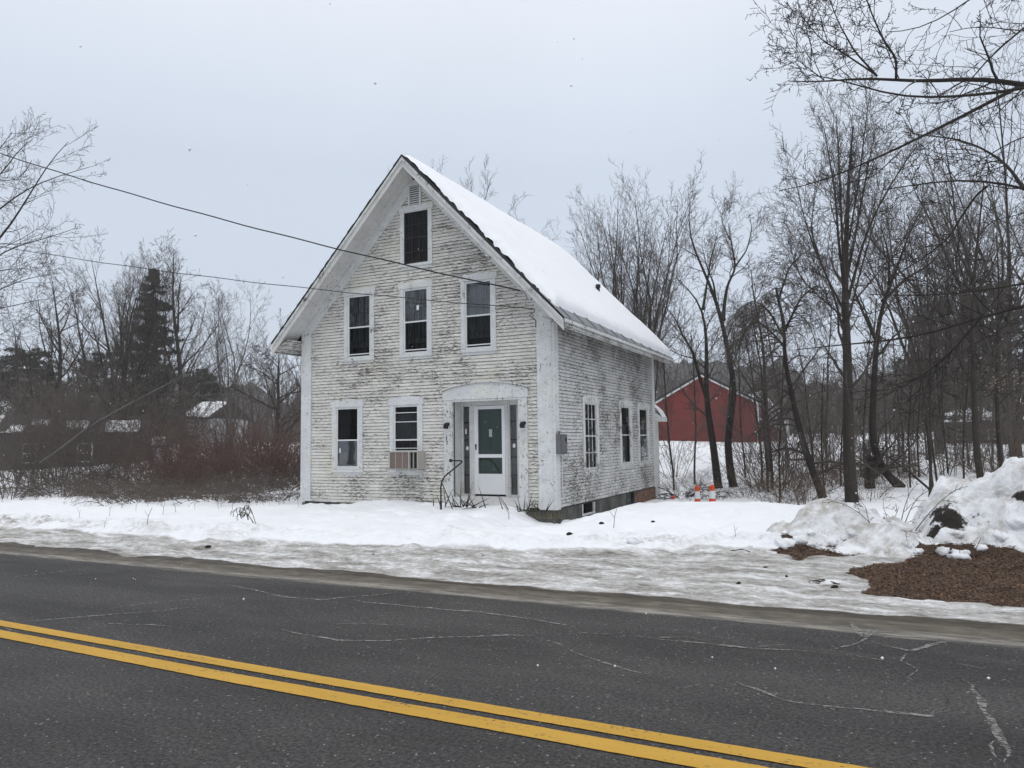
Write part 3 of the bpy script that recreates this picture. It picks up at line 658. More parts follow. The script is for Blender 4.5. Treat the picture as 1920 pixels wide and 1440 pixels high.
for s in (1, -1):
    e = CX0+s*(WD/2+OX); mb = MB(); mb.box((e-.004*s, yA+.036, ZEV-.235), (e+s*.03, yB-.036, ZEV-.05)); mb.build('eave_fascia', M['side'], roof)
    mb = MB(); mb.box((e+s*.031, yA-.02, ZEV-.115), (e+s*.06, yB+.02, ZEV-.045)); mb.build('eave_moulding', M['trim_worn'], roof)
    w = CX0+s*(WD/2+.002); mb = MB(); mb.prism([(w, yA+.04, 4.33), (e-s*.006, yA+.04, ZEV-.20), (e-s*.006, yA+.04, ZEV-.17), (w, yA+.04, 4.36)], (0, yB-yA-.08, 0)); mb.build('eave_soffit', M['side'], roof)
def shingle_edge():
    rs = random.Random(9); mb = MB(); Ls = math.hypot(WD/2+OX, ZAP-ZEV)
    for s in (1, -1):
        d = 0.0
        while d < Ls-(.62 if s > 0 else .02):
            l = rs.uniform(.10, .15); a = d/Ls; b = min(1, (d+l)/Ls); xa = CX0+s*(WD/2+OX)*a; xb = CX0+s*(WD/2+OX)*b; o = rs.uniform(-.006, .012); h = rs.uniform(.014, .022)
            mb.prism([(xa, yA-.05-o, ztop(xa)-.03), (xb, yA-.05-o, ztop(xb)-.028), (xb, yA-.05-o, ztop(xb)+h-.01), (xa, yA-.05-o, ztop(xa)+h*.4)], (0, .62+rs.uniform(-.03, .06), 0)); d += l*.97
    for s in (1, -1):
        xe = CX0+s*(WD/2+OX-.04); mb.prism([(CX0, yA+.3, ZAP-.028), (xe, yA+.3, ztop(xe)-.028), (xe, yA+.3, ztop(xe)+.012), (CX0, yA+.3, ZAP+.012)], (0, yB-yA-.3, 0))
    tag(mb.build('shingles', M['shingle'], roof), kind='stuff')
shingle_edge()
mb = MB(); xe = CX0+WD/2+OX
def rs_pt(d, y, up=0.0):                            # a point d metres up the right slope from the eave
    x = xe-d/math.hypot(1, SL); return (x, y, ztop(x)+up)
mb.add([rs_pt(-.04, yA-.03, .018), rs_pt(-.04, yB, .018), rs_pt(.70, yB, .028), rs_pt(.70, yA-.03, .028), rs_pt(-.04, yA-.03, -.045), rs_pt(-.04, yB, -.045)], [(0, 1, 2, 3), (4, 5, 1, 0)])
mb.build('drip_metal', M['drip'], roof)
for i in range(11):
    y = yA+.4+i*.8; mb = MB(); mb.tube([rs_pt(-.03, y, .03), rs_pt(.62, y, .04)], .014, 5); mb.build('metal_seam', M['drip'], roof)
mb = MB(); mb.lathe((-1.05, 6.1, ztop(-1.05)-.1), [(.055, 0), (.055, .46), (.075, .47), (.075, .56), (.05, .57), (.05, .5)], 12); mb.build('vent_pipe', M['black'], roof)

def roof_snow():
    Ls = math.hypot(WD/2+OX, ZAP-ZEV); ys = np.arange(yA+.10, yB-.02, .06); ds = np.concatenate([np.arange(-.9, 0, .06), np.arange(0, Ls, .055)]); A, B = np.meshgrid(ys, ds)
    edge = .03+.33*smooth(8.6, -.6, A)+.05*fbm(A*2.2, B*0, 4, 71)
    rk = yA+.07+.035*fbm(B*2.6, A*0, 4, 72)+.02*fbm(B*9, A*0, 2, 76)
    de = np.minimum(Ls-B-edge, np.minimum(A-rk, (yB-.02)-A)); th = (.20-.06*np.exp(-np.clip(B, 0, 9)/.8))*np.clip(1-np.exp(-np.clip(de, 0, 9)/.13), 0, 1)
    th = th*smooth(0, .03, de)
    th = th+smooth(.05, .4, de)*(.03*fbm(A*.9, B*.9, 3, 73)+.012*fbm(A*3.2, B*3.2, 3, 74))
    nx_ = math.sin(math.atan(SL)); nz_ = math.cos(math.atan(SL)); cs, sn = 1/math.hypot(1, SL), SL/math.hypot(1, SL)
    xr = CX0+B*cs; zr = ZAP-np.abs(B)*sn
    rid = np.exp(-np.abs(B)/.25)
    Xs = xr+nx_*np.sign(B)*th*(1-rid); Zs = zr+th*(nz_*(1-rid)+rid*.75)+.006*(th > .02)
    Zs = np.where(de <= 0.0, zr-.02, Zs); Xs = np.where(de <= 0, xr, Xs)
    n, m = len(ys), len(ds); i0 = (np.arange(m-1)[:, None]*n+np.arange(n-1)[None]).ravel(); q = np.stack([i0, i0+n, i0+n+1, i0+1], 1)
    keep = (de.ravel()[q] > -.06).all(1)
    obj('roof_snow', np.stack([Xs.ravel(), A.ravel(), Zs.ravel()], 1), q[keep], M['snow'], roof, True)
roof_snow()

# windows
def window(w, u0, u1, z0, z1, c, style):
    fn = fr if w == 'f' else si; t = M['trim_worn'] if w == 's' else M['trim']; um = (u0+u1)/2
    mb = MB()
    for a, b in ((u0-c, u0-.02), (u1+.02, u1+c)): wbox(mb, fn, a, b, -.06, .034, z0-.02, z1+.03)
    hd = .20 if w == 'f' else .16; pk = {'upper': .02, 'upper_sticker': .02, 'attic': .0}.get(style, .07 if w == 'f' else .09); o = .035
    arch = [(u0-c-o+(u1-u0+2*c+2*o)*q, z1+.03+hd-.06+pk*math.sin(math.pi*q)**.8) for q in np.linspace(0, 1, 9)]
    wprism(mb, fn, [(u0-c-o, z1+.032), (u1+c+o, z1+.032)]+arch[::-1], -.05, .042)
    wbox(mb, fn, u0-.02, u1+.02, -.055, .02, z1+.005, z1+.03)
    win = mb.build('window', t, house)
    mb = MB(); a0, a1 = u0-c-.03, u1+c+.03; wbox(mb, fn, a0, a1, -.06, .062, z0-.085, z0-.024); wbox(mb, fn, a0+.05, a1-.05, -.02, .026, z0-.15, z0-.087); mb.build('sill', t, win)
    fm = M['alu']; s = .028 if style != 'attic' else .03
    if style in ('attic',): fm = M['muntin_dark']
    mb = MB(); f = .016
    for a, b, p, q in ((u0-.02, u0+s-.01, z0-.02, z1+.004), (u1-s+.01, u1+.02, z0-.02, z1+.004), (u0+s-.01, u1-s+.01, z1-s+.008, z1+.004), (u0+s-.01, u1-s+.01, z0-.02, z0+s+.004)): wbox(mb, fn, a, b, -.02, f, p, q)
    zm = z0+(z1-z0)*{'nine': .50, 'lace': .50, 'lower_left': .47, 'ac': .46}.get(style, .49)
    if style != 'attic': wbox(mb, fn, u0+s-.01, u1-s+.01, -.02, f+.004, zm-.016, zm+.018)
    mb.build('storm_frame', fm if w == 'f' else t, win)
    pane = lambda p, q, wv, mt, nm='pane': sheet(fn, u0+s-.012, u1-s+.012, wv, p, q).build(nm, mt, win)
    def bars(us, zs, wv, mt, zlo, zhi, th=.009):
        m = MB()
        for u in us: wbox(m, fn, u-th, u+th, wv-.02, wv, zlo, zhi)
        for zz in zs: wbox(m, fn, u0, u1, wv-.019, wv-.001, zz-th, zz+th)
        return m.build('muntins', mt, win)
    def pleats(mt, p, q, wv=-.13, amp=.02, nn=22, a=None, b=None):
        a = u0 if a is None else a; b = u1 if b is None else b
        us = np.linspace(a, b, nn*2+1); V = []; 
        for i, u in enumerate(us): o = amp*math.sin(i*1.3)+amp*.6*math.sin(i*.47); V += [fn(u, wv+o, p), fn(u, wv+o, q)]
        return obj('curtain', V, [(2*i, 2*i+2, 2*i+3, 2*i+1) for i in range(len(us)-1)], mt, win)
    if style.startswith('upper'):
        pane(zm+.018, z1-.02, .006, M['glass']); pane(z0+.03, zm-.016, -.012, M['glass_dark'])
        bars([u0+(u1-u0)*q for q in (.36, .66)], [z0+.39, zm+.02, z1-.42], -.05, M['muntin_dark'], z0, z1)
        pleats(M['blind'], zm-.5, z1+.1, -.16); pleats(M['curtain_dark'], z0-.1, zm-.45, -.17)
        if style == 'upper_sticker':
            o = MB(); wbox(o, fn, um+.02, um+.09, .0075, .0085, zm+.28, zm+.40); o.build('paper_sticker', M['paper'], win)
        m = MB(); wbox(m, fn, u0+.02, u1-.02, -.018, .02, z0+.07, z0+.095); m.build('lower_rail', M['alu'], win)
    elif style == 'attic':
        pane(z0+.02, z1-.02, .0, M['glass_dark'])
        bars([u0+(u1-u0)*q for q in (.345, .66)], [z0+(z1-z0)*q for q in (.50, .75)], .02, M['muntin_dark'], z0+.02, z1-.02, .013)
        m = MB(); wbox(m, fn, u0, u1, -.01, .024, z0+.60, z0+.635); wbox(m, fn, u0, u1, -.02, .022, z0+.26, z0+.285); m.build('meeting_rail', M['muntin_dark'], win)
        pleats(M['curtain_grey'], z0+.30, z1, -.12, .006); m = MB(); wbox(m, fn, u0+.01, u1-.01, -.06, -.04, z0, z0+.27); m.build('brown_panel', M['brownboard'], win)
    elif style == 'lower_left':
        pane(zm+.018, z1-.02, .004, M['glass_dark']); pane(z0+.03, zm-.016, .008, M['glass'])
        bars([u0+(u1-u0)*q for q in (.2, .38, .58, .78)], [zm+.42], -.03, M['muntin_dark'], zm, z1); pleats(M['curtain_dark'], zm, z1, -.12); pleats(M['blind'], z0, zm, -.08, .006)
        m = MB(); wbox(m, fn, u0+.07, u0+.115, .0095, .0105, zm-.31, zm-.20); m.build('paper_sticker', M['paper'], win)
        m = MB(); wbox(m, fn, u0-.01, u1+.01, -.018, .022, z0+.035, z0+.06); m.build('lower_rail', M['alu'], win)
    elif style == 'ac':
        pane(zm+.018, z1-.02, .004, M['glass_dark']); pane(z0+.42, zm-.016, .0, M['glass_dark'])
        m = MB()
        for zz in (z1-.16, z1-.38, zm-.20, z0+.43): wbox(m, fn, u0, u1, -.01, .012, zz-.008, zz+.01)
        m.build('sash_rails', M['alu'], win); pleats(M['blind'], zm, z1-.2, -.06, .004); pleats(M['curtain_dark'], z1-.22, z1, -.09); pleats(M['curtain_grey'], z0+.35, zm, -.09, .008)
        m = MB(); wbox(m, fn, u0+.02, u1-.02, -.06, -.045, z0, z0+.45); m.build('filler_panel', M['curtain_dark'], win)
    elif style == 'nine':
        pane(z0+.03, z1-.02, .0, M['glass'])
        bars([u0+(u1-u0)*q for q in (.345, .66)], [z0+(z1-z0)*q for q in (.245, .76)], .008, M['trim_worn'], z0+.02, z1-.02, .013); pleats(M['curtain_grey'], zm+.1, z1, -.12); pleats(M['lace'], z0, zm+.1, -.12)
    else:
        pane(zm+.018, z1-.02, .003, M['glass']); pane(z0+.03, zm-.016, .008, M['glass'])
        pleats(M['lace'], z0, zm+.3, -.10, .01); pleats(M['curtain_dark'], zm+.3, z1, -.12)
    return win
for w in WIN: window(*w)

# gable vent with slats
mb = MB(); u0, u1, z0, z1 = -3.75, -3.38, 7.42, 8.0
for a, b, p, q in ((u0, u0+.045, z0, z1), (u1-.045, u1, z0, z1), (u0+.045, u1-.045, z1-.04, z1), (u0+.045, u1-.045, z0, z0+.04)): wbox(mb, fr, a, b, -.03, .065, p, q)
vent = mb.build('gable_vent', M['trim'], house)
mb = MB(); wbox(mb, fr, u0+.04, u1-.04, .034, .038, z0+.03, z1-.03); mb.build('vent_back', M['interior'], vent)
for i in range(9):
    zz = z0+.06+i*.054; MB().prism([(u0+.04, -.058, zz), (u0+.04, -.040, zz+.03), (u0+.04, -.040, zz+.038), (u0+.04, -.058, zz+.008)], (u1-u0-.08, 0, 0)).build('slat', M['trim'], vent)
mb = MB(); mb.tube([(-3.57, -.02, 8.17), (-3.57, -.12, 8.2), (-3.56, -.14, 8.13)], .02, 6); mb.box((-3.62, -.05, 8.1), (-3.52, -.004, 8.2)); mb.build('wire_bracket', M['black'], house)

# entry: pilasters, arched head, recess, sidelights, doors
ent = MB(); wbox(ent, fr, -2.54, -.845, -.05, .048, 2.62, 2.664)
entry = ent.build('entry_surround', M['trim'], house)
for a, b, q in ((-2.775, -2.541, .20), (-.844, -.625, .16)): wbox(MB(), fr, a, b, -.05, .052, q, 2.665).build('pilaster', M['trim_worn'], entry)
mb = MB(); arch = [(-2.80+2.20*q, 2.86+.17*math.sin(math.pi*q)**.75) for q in np.linspace(0, 1, 15)]
wprism(mb, fr, [(-2.80, 2.668), (-.60, 2.668)]+arch[::-1], -.05, .062); mb.build('arched_head', M['trim'], entry)
mb = MB(); capv = [(-2.84+2.28*q, 2.865+.17*math.sin(math.pi*q)**.75) for q in np.linspace(0, 1, 15)]
wprism(mb, fr, capv+[(u, z+.03) for u, z in capv[::-1]], -.02, .10); mb.build('head_cap', M['trim_worn'], entry)
mb = MB(); wbox(mb, fr, -2.56, -2.541, -.42, -.051, .40, 2.66); wbox(mb, fr, -.844, -.825, -.42, -.051, .40, 2.66); wbox(mb, fr, -2.54, -.845, -.42, -.051, 2.645, 2.664); wbox(mb, fr, -2.54, -.845, -.42, .03, .385, .43)
mb.build('recess_lining', M['jamb'], entry)
mb = MB(); D = -.42
for a, b in ((-2.541, -2.515), (-2.345, -2.22), (-1.40, -1.275), (-1.10, -.844)): wbox(mb, fr, a, b, D-.06, D+.02, .43, 2.64)
for a, b in ((-2.515, -2.345), (-1.275, -1.10)): wbox(mb, fr, a, b, D-.06, D+.018, 2.53, 2.64); wbox(mb, fr, a, b, D-.06, D+.018, .43, .475)
wbox(mb, fr, -2.22, -1.40, D-.06, D+.016, 2.54, 2.64)
wbox(mb, fr, -1.345, -1.325, D+.02, D+.035, .43, 2.62); wbox(mb, fr, -1.30, -1.285, D+.02, D+.035, .43, 2.62)
mb.build('door_frame', M['jamb'], entry)
for a, b, sx_, sz_ in ((-2.515, -2.345, -2.42, 1.54), (-1.275, -1.10, -1.19, 1.59)):
    o = sheet(fr, a, b, D-.016, .475, 2.53).build('sidelight', M['glass_door'], house)
    m = MB()
    for q in range(1, 5): zz = .475+2.055*(q/5.0)+.03; wbox(m, fr, a, b, D-.04, D-.021, zz-.012, zz+.012)
    m.build('muntins', M['muntin_dark'], o)
    V = []; us = np.linspace(a, b, 25)
    for i, u in enumerate(us): V += [fr(u, D-.075+.008*math.sin(i*1.9), .48), fr(u, D-.075+.008*math.sin(i*1.9), 2.53)]
    obj('curtain', V, [(2*i, 2*i+2, 2*i+3, 2*i+1) for i in range(24)], M['lace'], o)
    m = MB(); cc = [(sx_+.038*math.cos(t), sz_+.052*math.sin(t)) for t in np.linspace(0, 6.28, 13)[:-1]]; wprism(m, fr, cc, D-.013, D-.0115); m.build('paper_seal', M['paper'], o)
    if a < -2: m = MB(); wbox(m, fr, -2.475, -2.435, D-.013, D-.0115, 1.88, 2.0); m.build('paper_notice', M['paper'], o)
gd = MB(); wbox(gd, fr, -2.22, -1.40, D-.12, D-.08, .44, 2.54)
for a, b in ((-2.10, -1.84), (-1.78, -1.52)):
    for p, q in ((1.5, 2.4), (.6, 1.35)): wbox(gd, fr, a, b, D-.079, D-.066, p, q)
gd = gd.build('front_door', M['green'], house)
mb = MB(); wbox(mb, fr, -1.86, -1.78, D-.064, D-.055, 1.8, 1.98); mb.build('door_knocker', M['alu'], gd)
st = MB(); a, b = -2.215, -1.405
for p in ((a, a+.10, .475, 2.53), (b-.08, b, .475, 2.53), (a+.10, b-.08, 2.45, 2.53), (a+.10, b-.08, 1.32, 1.40), (a+.10, b-.08, .86, .945), (a+.10, b-.08, .475, .55)): wbox(st, fr, p[0], p[1], D-.03, D+.022, p[2], p[3])
sdoor = st.build('storm_door', M['doorwhite'], house)
for p in ((1.40, 2.45), (.945, 1.32)): sheet(fr, a+.098, b-.078, D-.003, p[0], p[1]).build('pane', M['glass_door'], sdoor)
wbox(MB(), fr, a+.098, b-.078, D-.01, D+.012, .548, .862).build('kick_panel', M['doorwhite'], sdoor)
mb = MB(); wbox(mb, fr, a+.03, a+.06, D+.022, D+.03, 1.5, 1.64); mb.tube([fr(a+.045, D+.03, 1.59), fr(a+.045, D+.07, 1.6), fr(a+.075, D+.075, 1.6)], .011, 6); mb.build('handle', M['black'], sdoor)
for u, zz in ((-2.655, 2.10), (-.70, 2.08)):
    mb = MB(); mb.tube([fr(u, .052, zz+.01), fr(u, .09, zz+.02), fr(u, .13, zz+.0)], [.05, .028, .022], 8); mb.lathe(fr(u, .155, zz-.06), [(.052, -.04), (.062, .02), (.05, .07), (.018, .10)], 12); mb.build('wall_lamp', M['black'], house)
# the house number, one under seven
mb = MB(); wbox(mb, fr, -2.705, -2.690, .0525, .058, 1.735, 1.815); wbox(mb, fr, -2.712, -2.683, .0525, .058, 1.735, 1.742); mb.prism([fr(-2.705, .0525, 1.815), fr(-2.705, .0525, 1.803), fr(-2.718, .0525, 1.792), fr(-2.718, .0525, 1.80)], (0, -.005, 0)); mb.build('house_number', M['black'], house)
mb = MB(); wbox(mb, fr, -2.715, -2.665, .0525, .058, 1.705, 1.718); mb.prism([fr(-2.678, .0525, 1.704), fr(-2.665, .0525, 1.704), fr(-2.69, .0525, 1.63), fr(-2.704, .0525, 1.63)], (0, -.005, 0)); mb.build('house_number', M['black'], house)

# foundation, brick part, basement openings, sill planks, step
mb = MB(); mb.box((-WD-.01, -.01, -.6), (-.02, .25, .2)); mb.box((-WD-.01, .25, -.6), (-WD+.25, LN, .2))
mb.box((-.25, .25, -.6), (-.012, 1.62, .2)); mb.box((-.25, 2.5, -.6), (-.012, 5.40, .2)); mb.box((-.25, 1.62, -.6), (-.014, 2.5, -.09)); mb.box((-.25, 5.4, -.6), (-.25+.05, 8.1, .19)); mb.box((-.25, 1.62, .185), (-.02, 2.5, .205))
mb.box((-WD, LN-.25, -.6), (-.26, LN-.01, .2)); mb.build('foundation', M['concrete'], house)
mb = MB(); mb.box((-.30, 1.6, -.1), (-.27, 5.9, .2)); mb.build('basement_dark', M['interior'], house)
mb = MB()
for y0, y1 in ((1.62, 1.68), (2.44, 2.5)): mb.box((-.05, y0, -.09), (-.004, y1, .185))
mb.box((-.05, 1.68, -.09), (-.004, 2.44, -.05)); mb.build('basement_window', M['trim_worn'], house)
mb = MB(); mb.box((-.05, 5.40, -.2), (.0, 5.47, .2)); mb.box((-.05, 5.78, -.2), (.0, 5.85, .2)); mb.box((-.04, 5.5, .2), (.05, 6.3, .226)); mb.build('basement_hatch', M['greywall'], house)
mb = MB(); rb = random.Random(3)
for r in range(9):
    y = 5.86-(.11 if r % 2 else 0)
    while y < LN-.02:
        y0 = max(5.86, y); y1 = min(LN-.01, y+.205); q = rb.uniform(-.006, .006)
        if y1-y0 > .04: mb.box((-.14, y0, .20-.066*(r+1)+.01), (-.006+q, y1, .20-.066*r))
        y += .217
tag(mb.build('bricks', M['brick'], house), kind='stuff')
mb = MB(); mb.box((-.19, 5.86, -.5), (-.02, LN-.02, .2)); mb.build('mortar', M['concrete'], house)
mb = MB(); mb.box((-6.74, -.06, .13), (-5.55, -.012, .205)); mb.box((-5.52, -.075, .11), (-2.85, -.012, .222)); mb.build('sill_plank', M['greywall'], house)
mb = MB(); mb.box((-2.70, -.05, -.3), (-.70, .4, .384)); mb.build('door_sill', M['jamb'], house)
mb = MB(); mb.box((-2.52, -.92, -.3), (-.86, -.055, .16)); mb.build('concrete_step', M['concrete'], house)
# electric meter box and its pipe
mb = MB(); mb.box((.045, -.04, 1.40), (.155, .33, 1.83)); mb.box((.155, -.02, 1.43), (.17, .31, 1.80)); mb.tube([(.09, .04, 1.83), (.09, .04, 1.90)], .025, 8); meter = mb.build('meter_box', M['grey_metal'], house)
mb = MB(); mb.box((.171, .20, 1.66), (.176, .27, 1.76)); mb.build('meter_glass', M['windowdark'], meter)
mb = MB(); mb.tube([(.075, .24, 1.40), (.06, .25, 1.2), (.06, .25, .55), (.055, .29, .47), (.055, .36, .46)], .013, 6); mb.build('conduit', M['conduit'], house)
# insulators where the wires meet the gable
mb = MB(); mb.tube([(-.47, -.03, 4.98), (-.47, -.13, 4.98)], .035, 8); mb.tube([(-.45, -.1, 4.95), (-.42, -.12, 4.86), (-.46, -.12, 4.80)], .012, 5); mb.tube([(-.45, -.1, 4.95), (-.38, -.12, 4.84), (-.36, -.11, 4.78)], .01, 5); mb.build('insulator', M['black'], house)
mb = MB(); mb.tube([(-.40, -.05, 4.62), (-.39, -.09, 4.55), (-.52, -.10, 4.46), (-.44, -.09, 4.42), (-.38, -.06, 4.36), (-.38, -.05, 4.2)], .008, 5); mb.tube([(-.73, -.1, 5.05), (-.66, -.1, 5.03), (-.6, -.07, 4.94), (-.58, -.05, 4.88)], .007, 5); mb.build('service_loop', M['black'], house)
# low wing behind the house
mb = MB(); mb.box((-3.2, LN+.05, -.3), (.0, LN+.53, 2.32)); wing = mb.build('rear_wing', M['trim'], house)
mb = MB(); mb.prism([(-3.2, LN+.045, 2.33), (.26, LN+.045, 2.25), (.26, LN+.045, 2.36), (-1.0, LN+.045, 3.4)], (0, .62, 0)); mb.build('wing_roof', M['trim'], wing)
xs = np.linspace(-1.0, .25, 12); V = [(x, y, 2.36+1.04*(.26-x)/1.26+.16*min(1, (.25-x)/.15+.1)) for y in np.linspace(LN+.06, LN+.64, 6) for x in xs]
obj('wing_snow', V, [(j*12+i, j*12+i+1, (j+1)*12+i+1, (j+1)*12+i) for j in range(5) for i in range(11)], M['snow'], wing, True)

# air conditioner standing in the window
ac = thing('air_conditioner', fr(-3.68, .2, 1.07), 'beige window air conditioner with rusty brown grille', 'air conditioner')
mb = MB(); A0, A1, B0, B1 = -4.10, -3.30, 1.07, 1.49
mb.box((A0, -.36, B0), (A1, .05, B0+.02)); mb.box((A0, -.36, B1-.02), (A1, .05, B1)); mb.box((A0, -.36, B0+.02), (A0+.02, .05, B1-.02)); mb.box((A1-.02, -.36, B0+.02), (A1, .05, B1-.02)); mb.box((-3.56, -.362, B0+.02), (-3.53, .0, B1-.02)); mb.box((A0+.02, -.1, B0+.02), (A1-.02, -.08, B1-.02)); mb.build('case', M['ac'], ac)
mb = MB(); mb.box((A0+.022, -.345, B0+.022), (-3.562, -.335, B1-.022)); mb.build('grille', M['acrust'], ac)
mb = MB()
for u in (-3.92, -3.73): mb.box((u-.006, -.356, B0+.02), (u+.006, -.346, B1-.02))
for i in range(14): zz = B0+.04+i*.026; mb.box((A0+.024, -.350, zz), (-3.563, -.3455, zz+.0045))
mb.build('grille_bars', M['ac'], ac)
mb = MB(); mb.box((-3.528, -.30, B0+.022), (A1-.022, -.29, B1-.022)); mb.build('side_louvre', M['black'], ac)
mb = MB(); mb.box((-3.44, -.345, B0+.02), (-3.425, -.31, B1-.02)); mb.build('louvre_bar', M['ac'], ac)
# ------------------------------------------------------------------ trees and shrubs
def tubes_np(P, R, k):
    """P (B,n,3) centre lines, R (B,n) radii -> vertices, quads"""
    B, n, _ = P.shape; T = np.empty_like(P); T[:, 1:-1] = P[:, 2:]-P[:, :-2]; T[:, 0] = P[:, 1]-P[:, 0]; T[:, -1] = P[:, -1]-P[:, -2]
    T /= np.linalg.norm(T, axis=2, keepdims=True)+1e-9
    m = P[:, -1]-P[:, 0]; m /= np.linalg.norm(m, axis=1, keepdims=True)+1e-9
    ref = np.where(np.abs(m[:, 2:3]) < .8, np.array([[0, 0, 1.0]]), np.array([[1.0, 0, 0]]))[:, None, :]
    a = np.cross(T, ref); a /= np.linalg.norm(a, axis=2, keepdims=True)+1e-9; b = np.cross(T, a)
    th = 2*np.pi*np.arange(k)/k
    V = P[:, :, None]+R[:, :, None, None]*(a[:, :, None]*np.cos(th)[None, None, :, None]+b[:, :, None]*np.sin(th)[None, None, :, None])
    i = np.arange(B)[:, None, None]*(n*k)+np.arange(n-1)[None, :, None]*k+np.arange(k)[None, None]
    j = np.arange(B)[:, None, None]*(n*k)+np.arange(n-1)[None, :, None]*k+(np.arange(k)+1)[None, None] % k
    j = np.arange(B)[:, None, None]*(n*k)+np.arange(n-1)[None, :, None]*k+((np.arange(k)+1) % k)[None, None]
    Q = np.stack([i, j, j+k, i+k], -1).reshape(-1, 4)
    return V.reshape(-1, 3), Q
def join(parts):
    V = []; Q = []; o = 0
    for v, q in parts: V.append(v); Q.append(q+o); o += len(v)
    return np.concatenate(V), np.concatenate(Q)
def grow(rng, P, R, cnt, ang=(35, 60), t0=.25, t1=1.0, lr=.5, taper=.55, jit=.12, up=.10, segs=4, rr=.55, rend=.25, rmin=.003, lens=None, droop=0.0, lmin=0.0):
    """children of every line: cnt each"""
    B, n, _ = P.shape; L = np.linalg.norm(np.diff(P, axis=1), axis=2).sum(1)
    t = t0+(t1-t0)*((np.arange(cnt)[None]+rng.uniform(0, 1, (B, cnt)))/cnt)
    f = t*(n-1); i = np.minimum(f.astype(int), n-2); u = (f-i)[..., None]; b = np.arange(B)[:, None]
    p = P[b, i]*(1-u)+P[b, i+1]*u; T = P[b, i+1]-P[b, i]; T /= np.linalg.norm(T, axis=2, keepdims=True)+1e-9; r = R[b, i]*(1-u[..., 0])+R[b, i+1]*u[..., 0]
    ref = rng.standard_normal((B, cnt, 3)); a = np.cross(T, ref); a /= np.linalg.norm(a, axis=2, keepdims=True)+1e-9
    th = np.radians(rng.uniform(*ang, (B, cnt)))[..., None]; d = T*np.cos(th)+a*np.sin(th)
    ln = L[:, None]*lr*(1-taper*t)*rng.uniform(.65, 1.25, (B, cnt))
    if lens: ln = rng.uniform(*lens, (B, cnt))*(1-taper*t)
    ln = np.maximum(ln, lmin)
    p = p.reshape(-1, 3); d = d.reshape(-1, 3); ln = ln.reshape(-1); r0 = np.maximum(rmin, np.minimum(r.reshape(-1)*rr*rng.uniform(.7, 1.1, len(ln)), ln*.035))
    out = [p]; q = p.copy(); st = (ln/segs)[:, None]
    for s in range(segs):
        d = d+jit*rng.standard_normal(d.shape)+np.array([0, 0, up-droop*(s+1)/segs]); d /= np.linalg.norm(d, axis=1, keepdims=True)+1e-9; q = q+d*st; out.append(q.copy())
    PP = np.stack(out, 1); RR = r0[:, None]*np.linspace(1, rend, segs+1)[None]; RR = np.maximum(RR, rmin*.6)
    return PP, RR
def resample(pts, n):
    P = np.array(pts, float); d = np.r_[0, np.cumsum(np.linalg.norm(np.diff(P[:, :3], axis=0), axis=1))]; s = np.linspace(0, d[-1], n)
    # smooth curve through the points
    out = np.stack([np.interp(s, d, P[:, k]) for k in range(P.shape[1])], 1)
    for _ in range(2): out[1:-1, :] = .25*out[:-2]+.5*out[1:-1]+.25*out[2:]
    return out
def line(rng, p0, d, L, n, jit, up, r0, r1, flare=1.35):
    d = np.array(d, float); d /= np.linalg.norm(d); q = np.array(p0, float); o = [q.copy()]
    for s in range(n): d = d+jit*rng.standard_normal(3)+np.array([0, 0, up]); d /= np.linalg.norm(d); q = q+d*L/n; o.append(q.copy())
    R = np.linspace(r0, r1, n+1); R[0] *= flare; return np.array(o), R
def make_tree(name, loc, label, cat, levels, bark, twig, group=None, split=2, parent_only=False):
    """levels: list of (P,R,sides). The thick ones are the trunk, the fine ones the crown."""
    t = thing(name, loc, label, cat, group)
    v, q = join([tubes_np(P, R, k) for P, R, k in levels[:split]]); obj('trunk', v, q, bark, t, True)
    if levels[split:]:
        v, q = join([tubes_np(P, R, k) for P, R, k in levels[split:]]); tag(obj('crown', v, q, twig, t, True), kind='stuff')
    return t
def vase(rng, base, H, stems=7, spread=22, r=.14, dens=1.0, bole=.12, rm=.005, fine=1.0, up=.12):
    base = np.array(base, float); tp, tr = line(rng, base-[0, 0, .4], (rng.normal(0, .04), rng.normal(0, .04), 1), H*bole+.4, 4, .03, .05, r*1.3, r*1.15, 1.12)
    L = []; 
    P0 = []; R0 = []
    for i in range(stems):
        a = 2*math.pi*(i+rng.uniform(0, .8))/stems; th = math.radians(rng.uniform(.25, 1.0)*spread); st = tp[-1]+np.array([math.cos(a), math.sin(a), 0])*r*.5-[0, 0, rng.uniform(0, .5)*H*bole]
        p, q = line(rng, st, (math.sin(th)*math.cos(a), math.sin(th)*math.sin(a), math.cos(th)), H*(1-bole)*rng.uniform(.82, 1.0), 9, .075, .03, r*rng.uniform(.4, .7), .012, 1.0); P0.append(p); R0.append(q)
    P0 = np.array(P0); R0 = np.array(R0)
    a1 = grow(rng, P0, R0, int(11*dens), (22, 48), .18, .97, .42, .55, .08, up, 6, .6, .2, rm)
    a2 = grow(rng, *a1, int(7*dens), (25, 55), .2, 1.0, .40, .45, .10, up*.8, 4, .6, .3, rm)
    a3 = grow(rng, *a2, int(5*fine), (25, 60), .25, 1.0, .5, .3, .12, up*.5, 2, .6, .4, rm)
    return [(tp[None], tr[None], 8), (P0, R0, 6), (*a1, 4), (*a2, 3), (*a3, 3)]
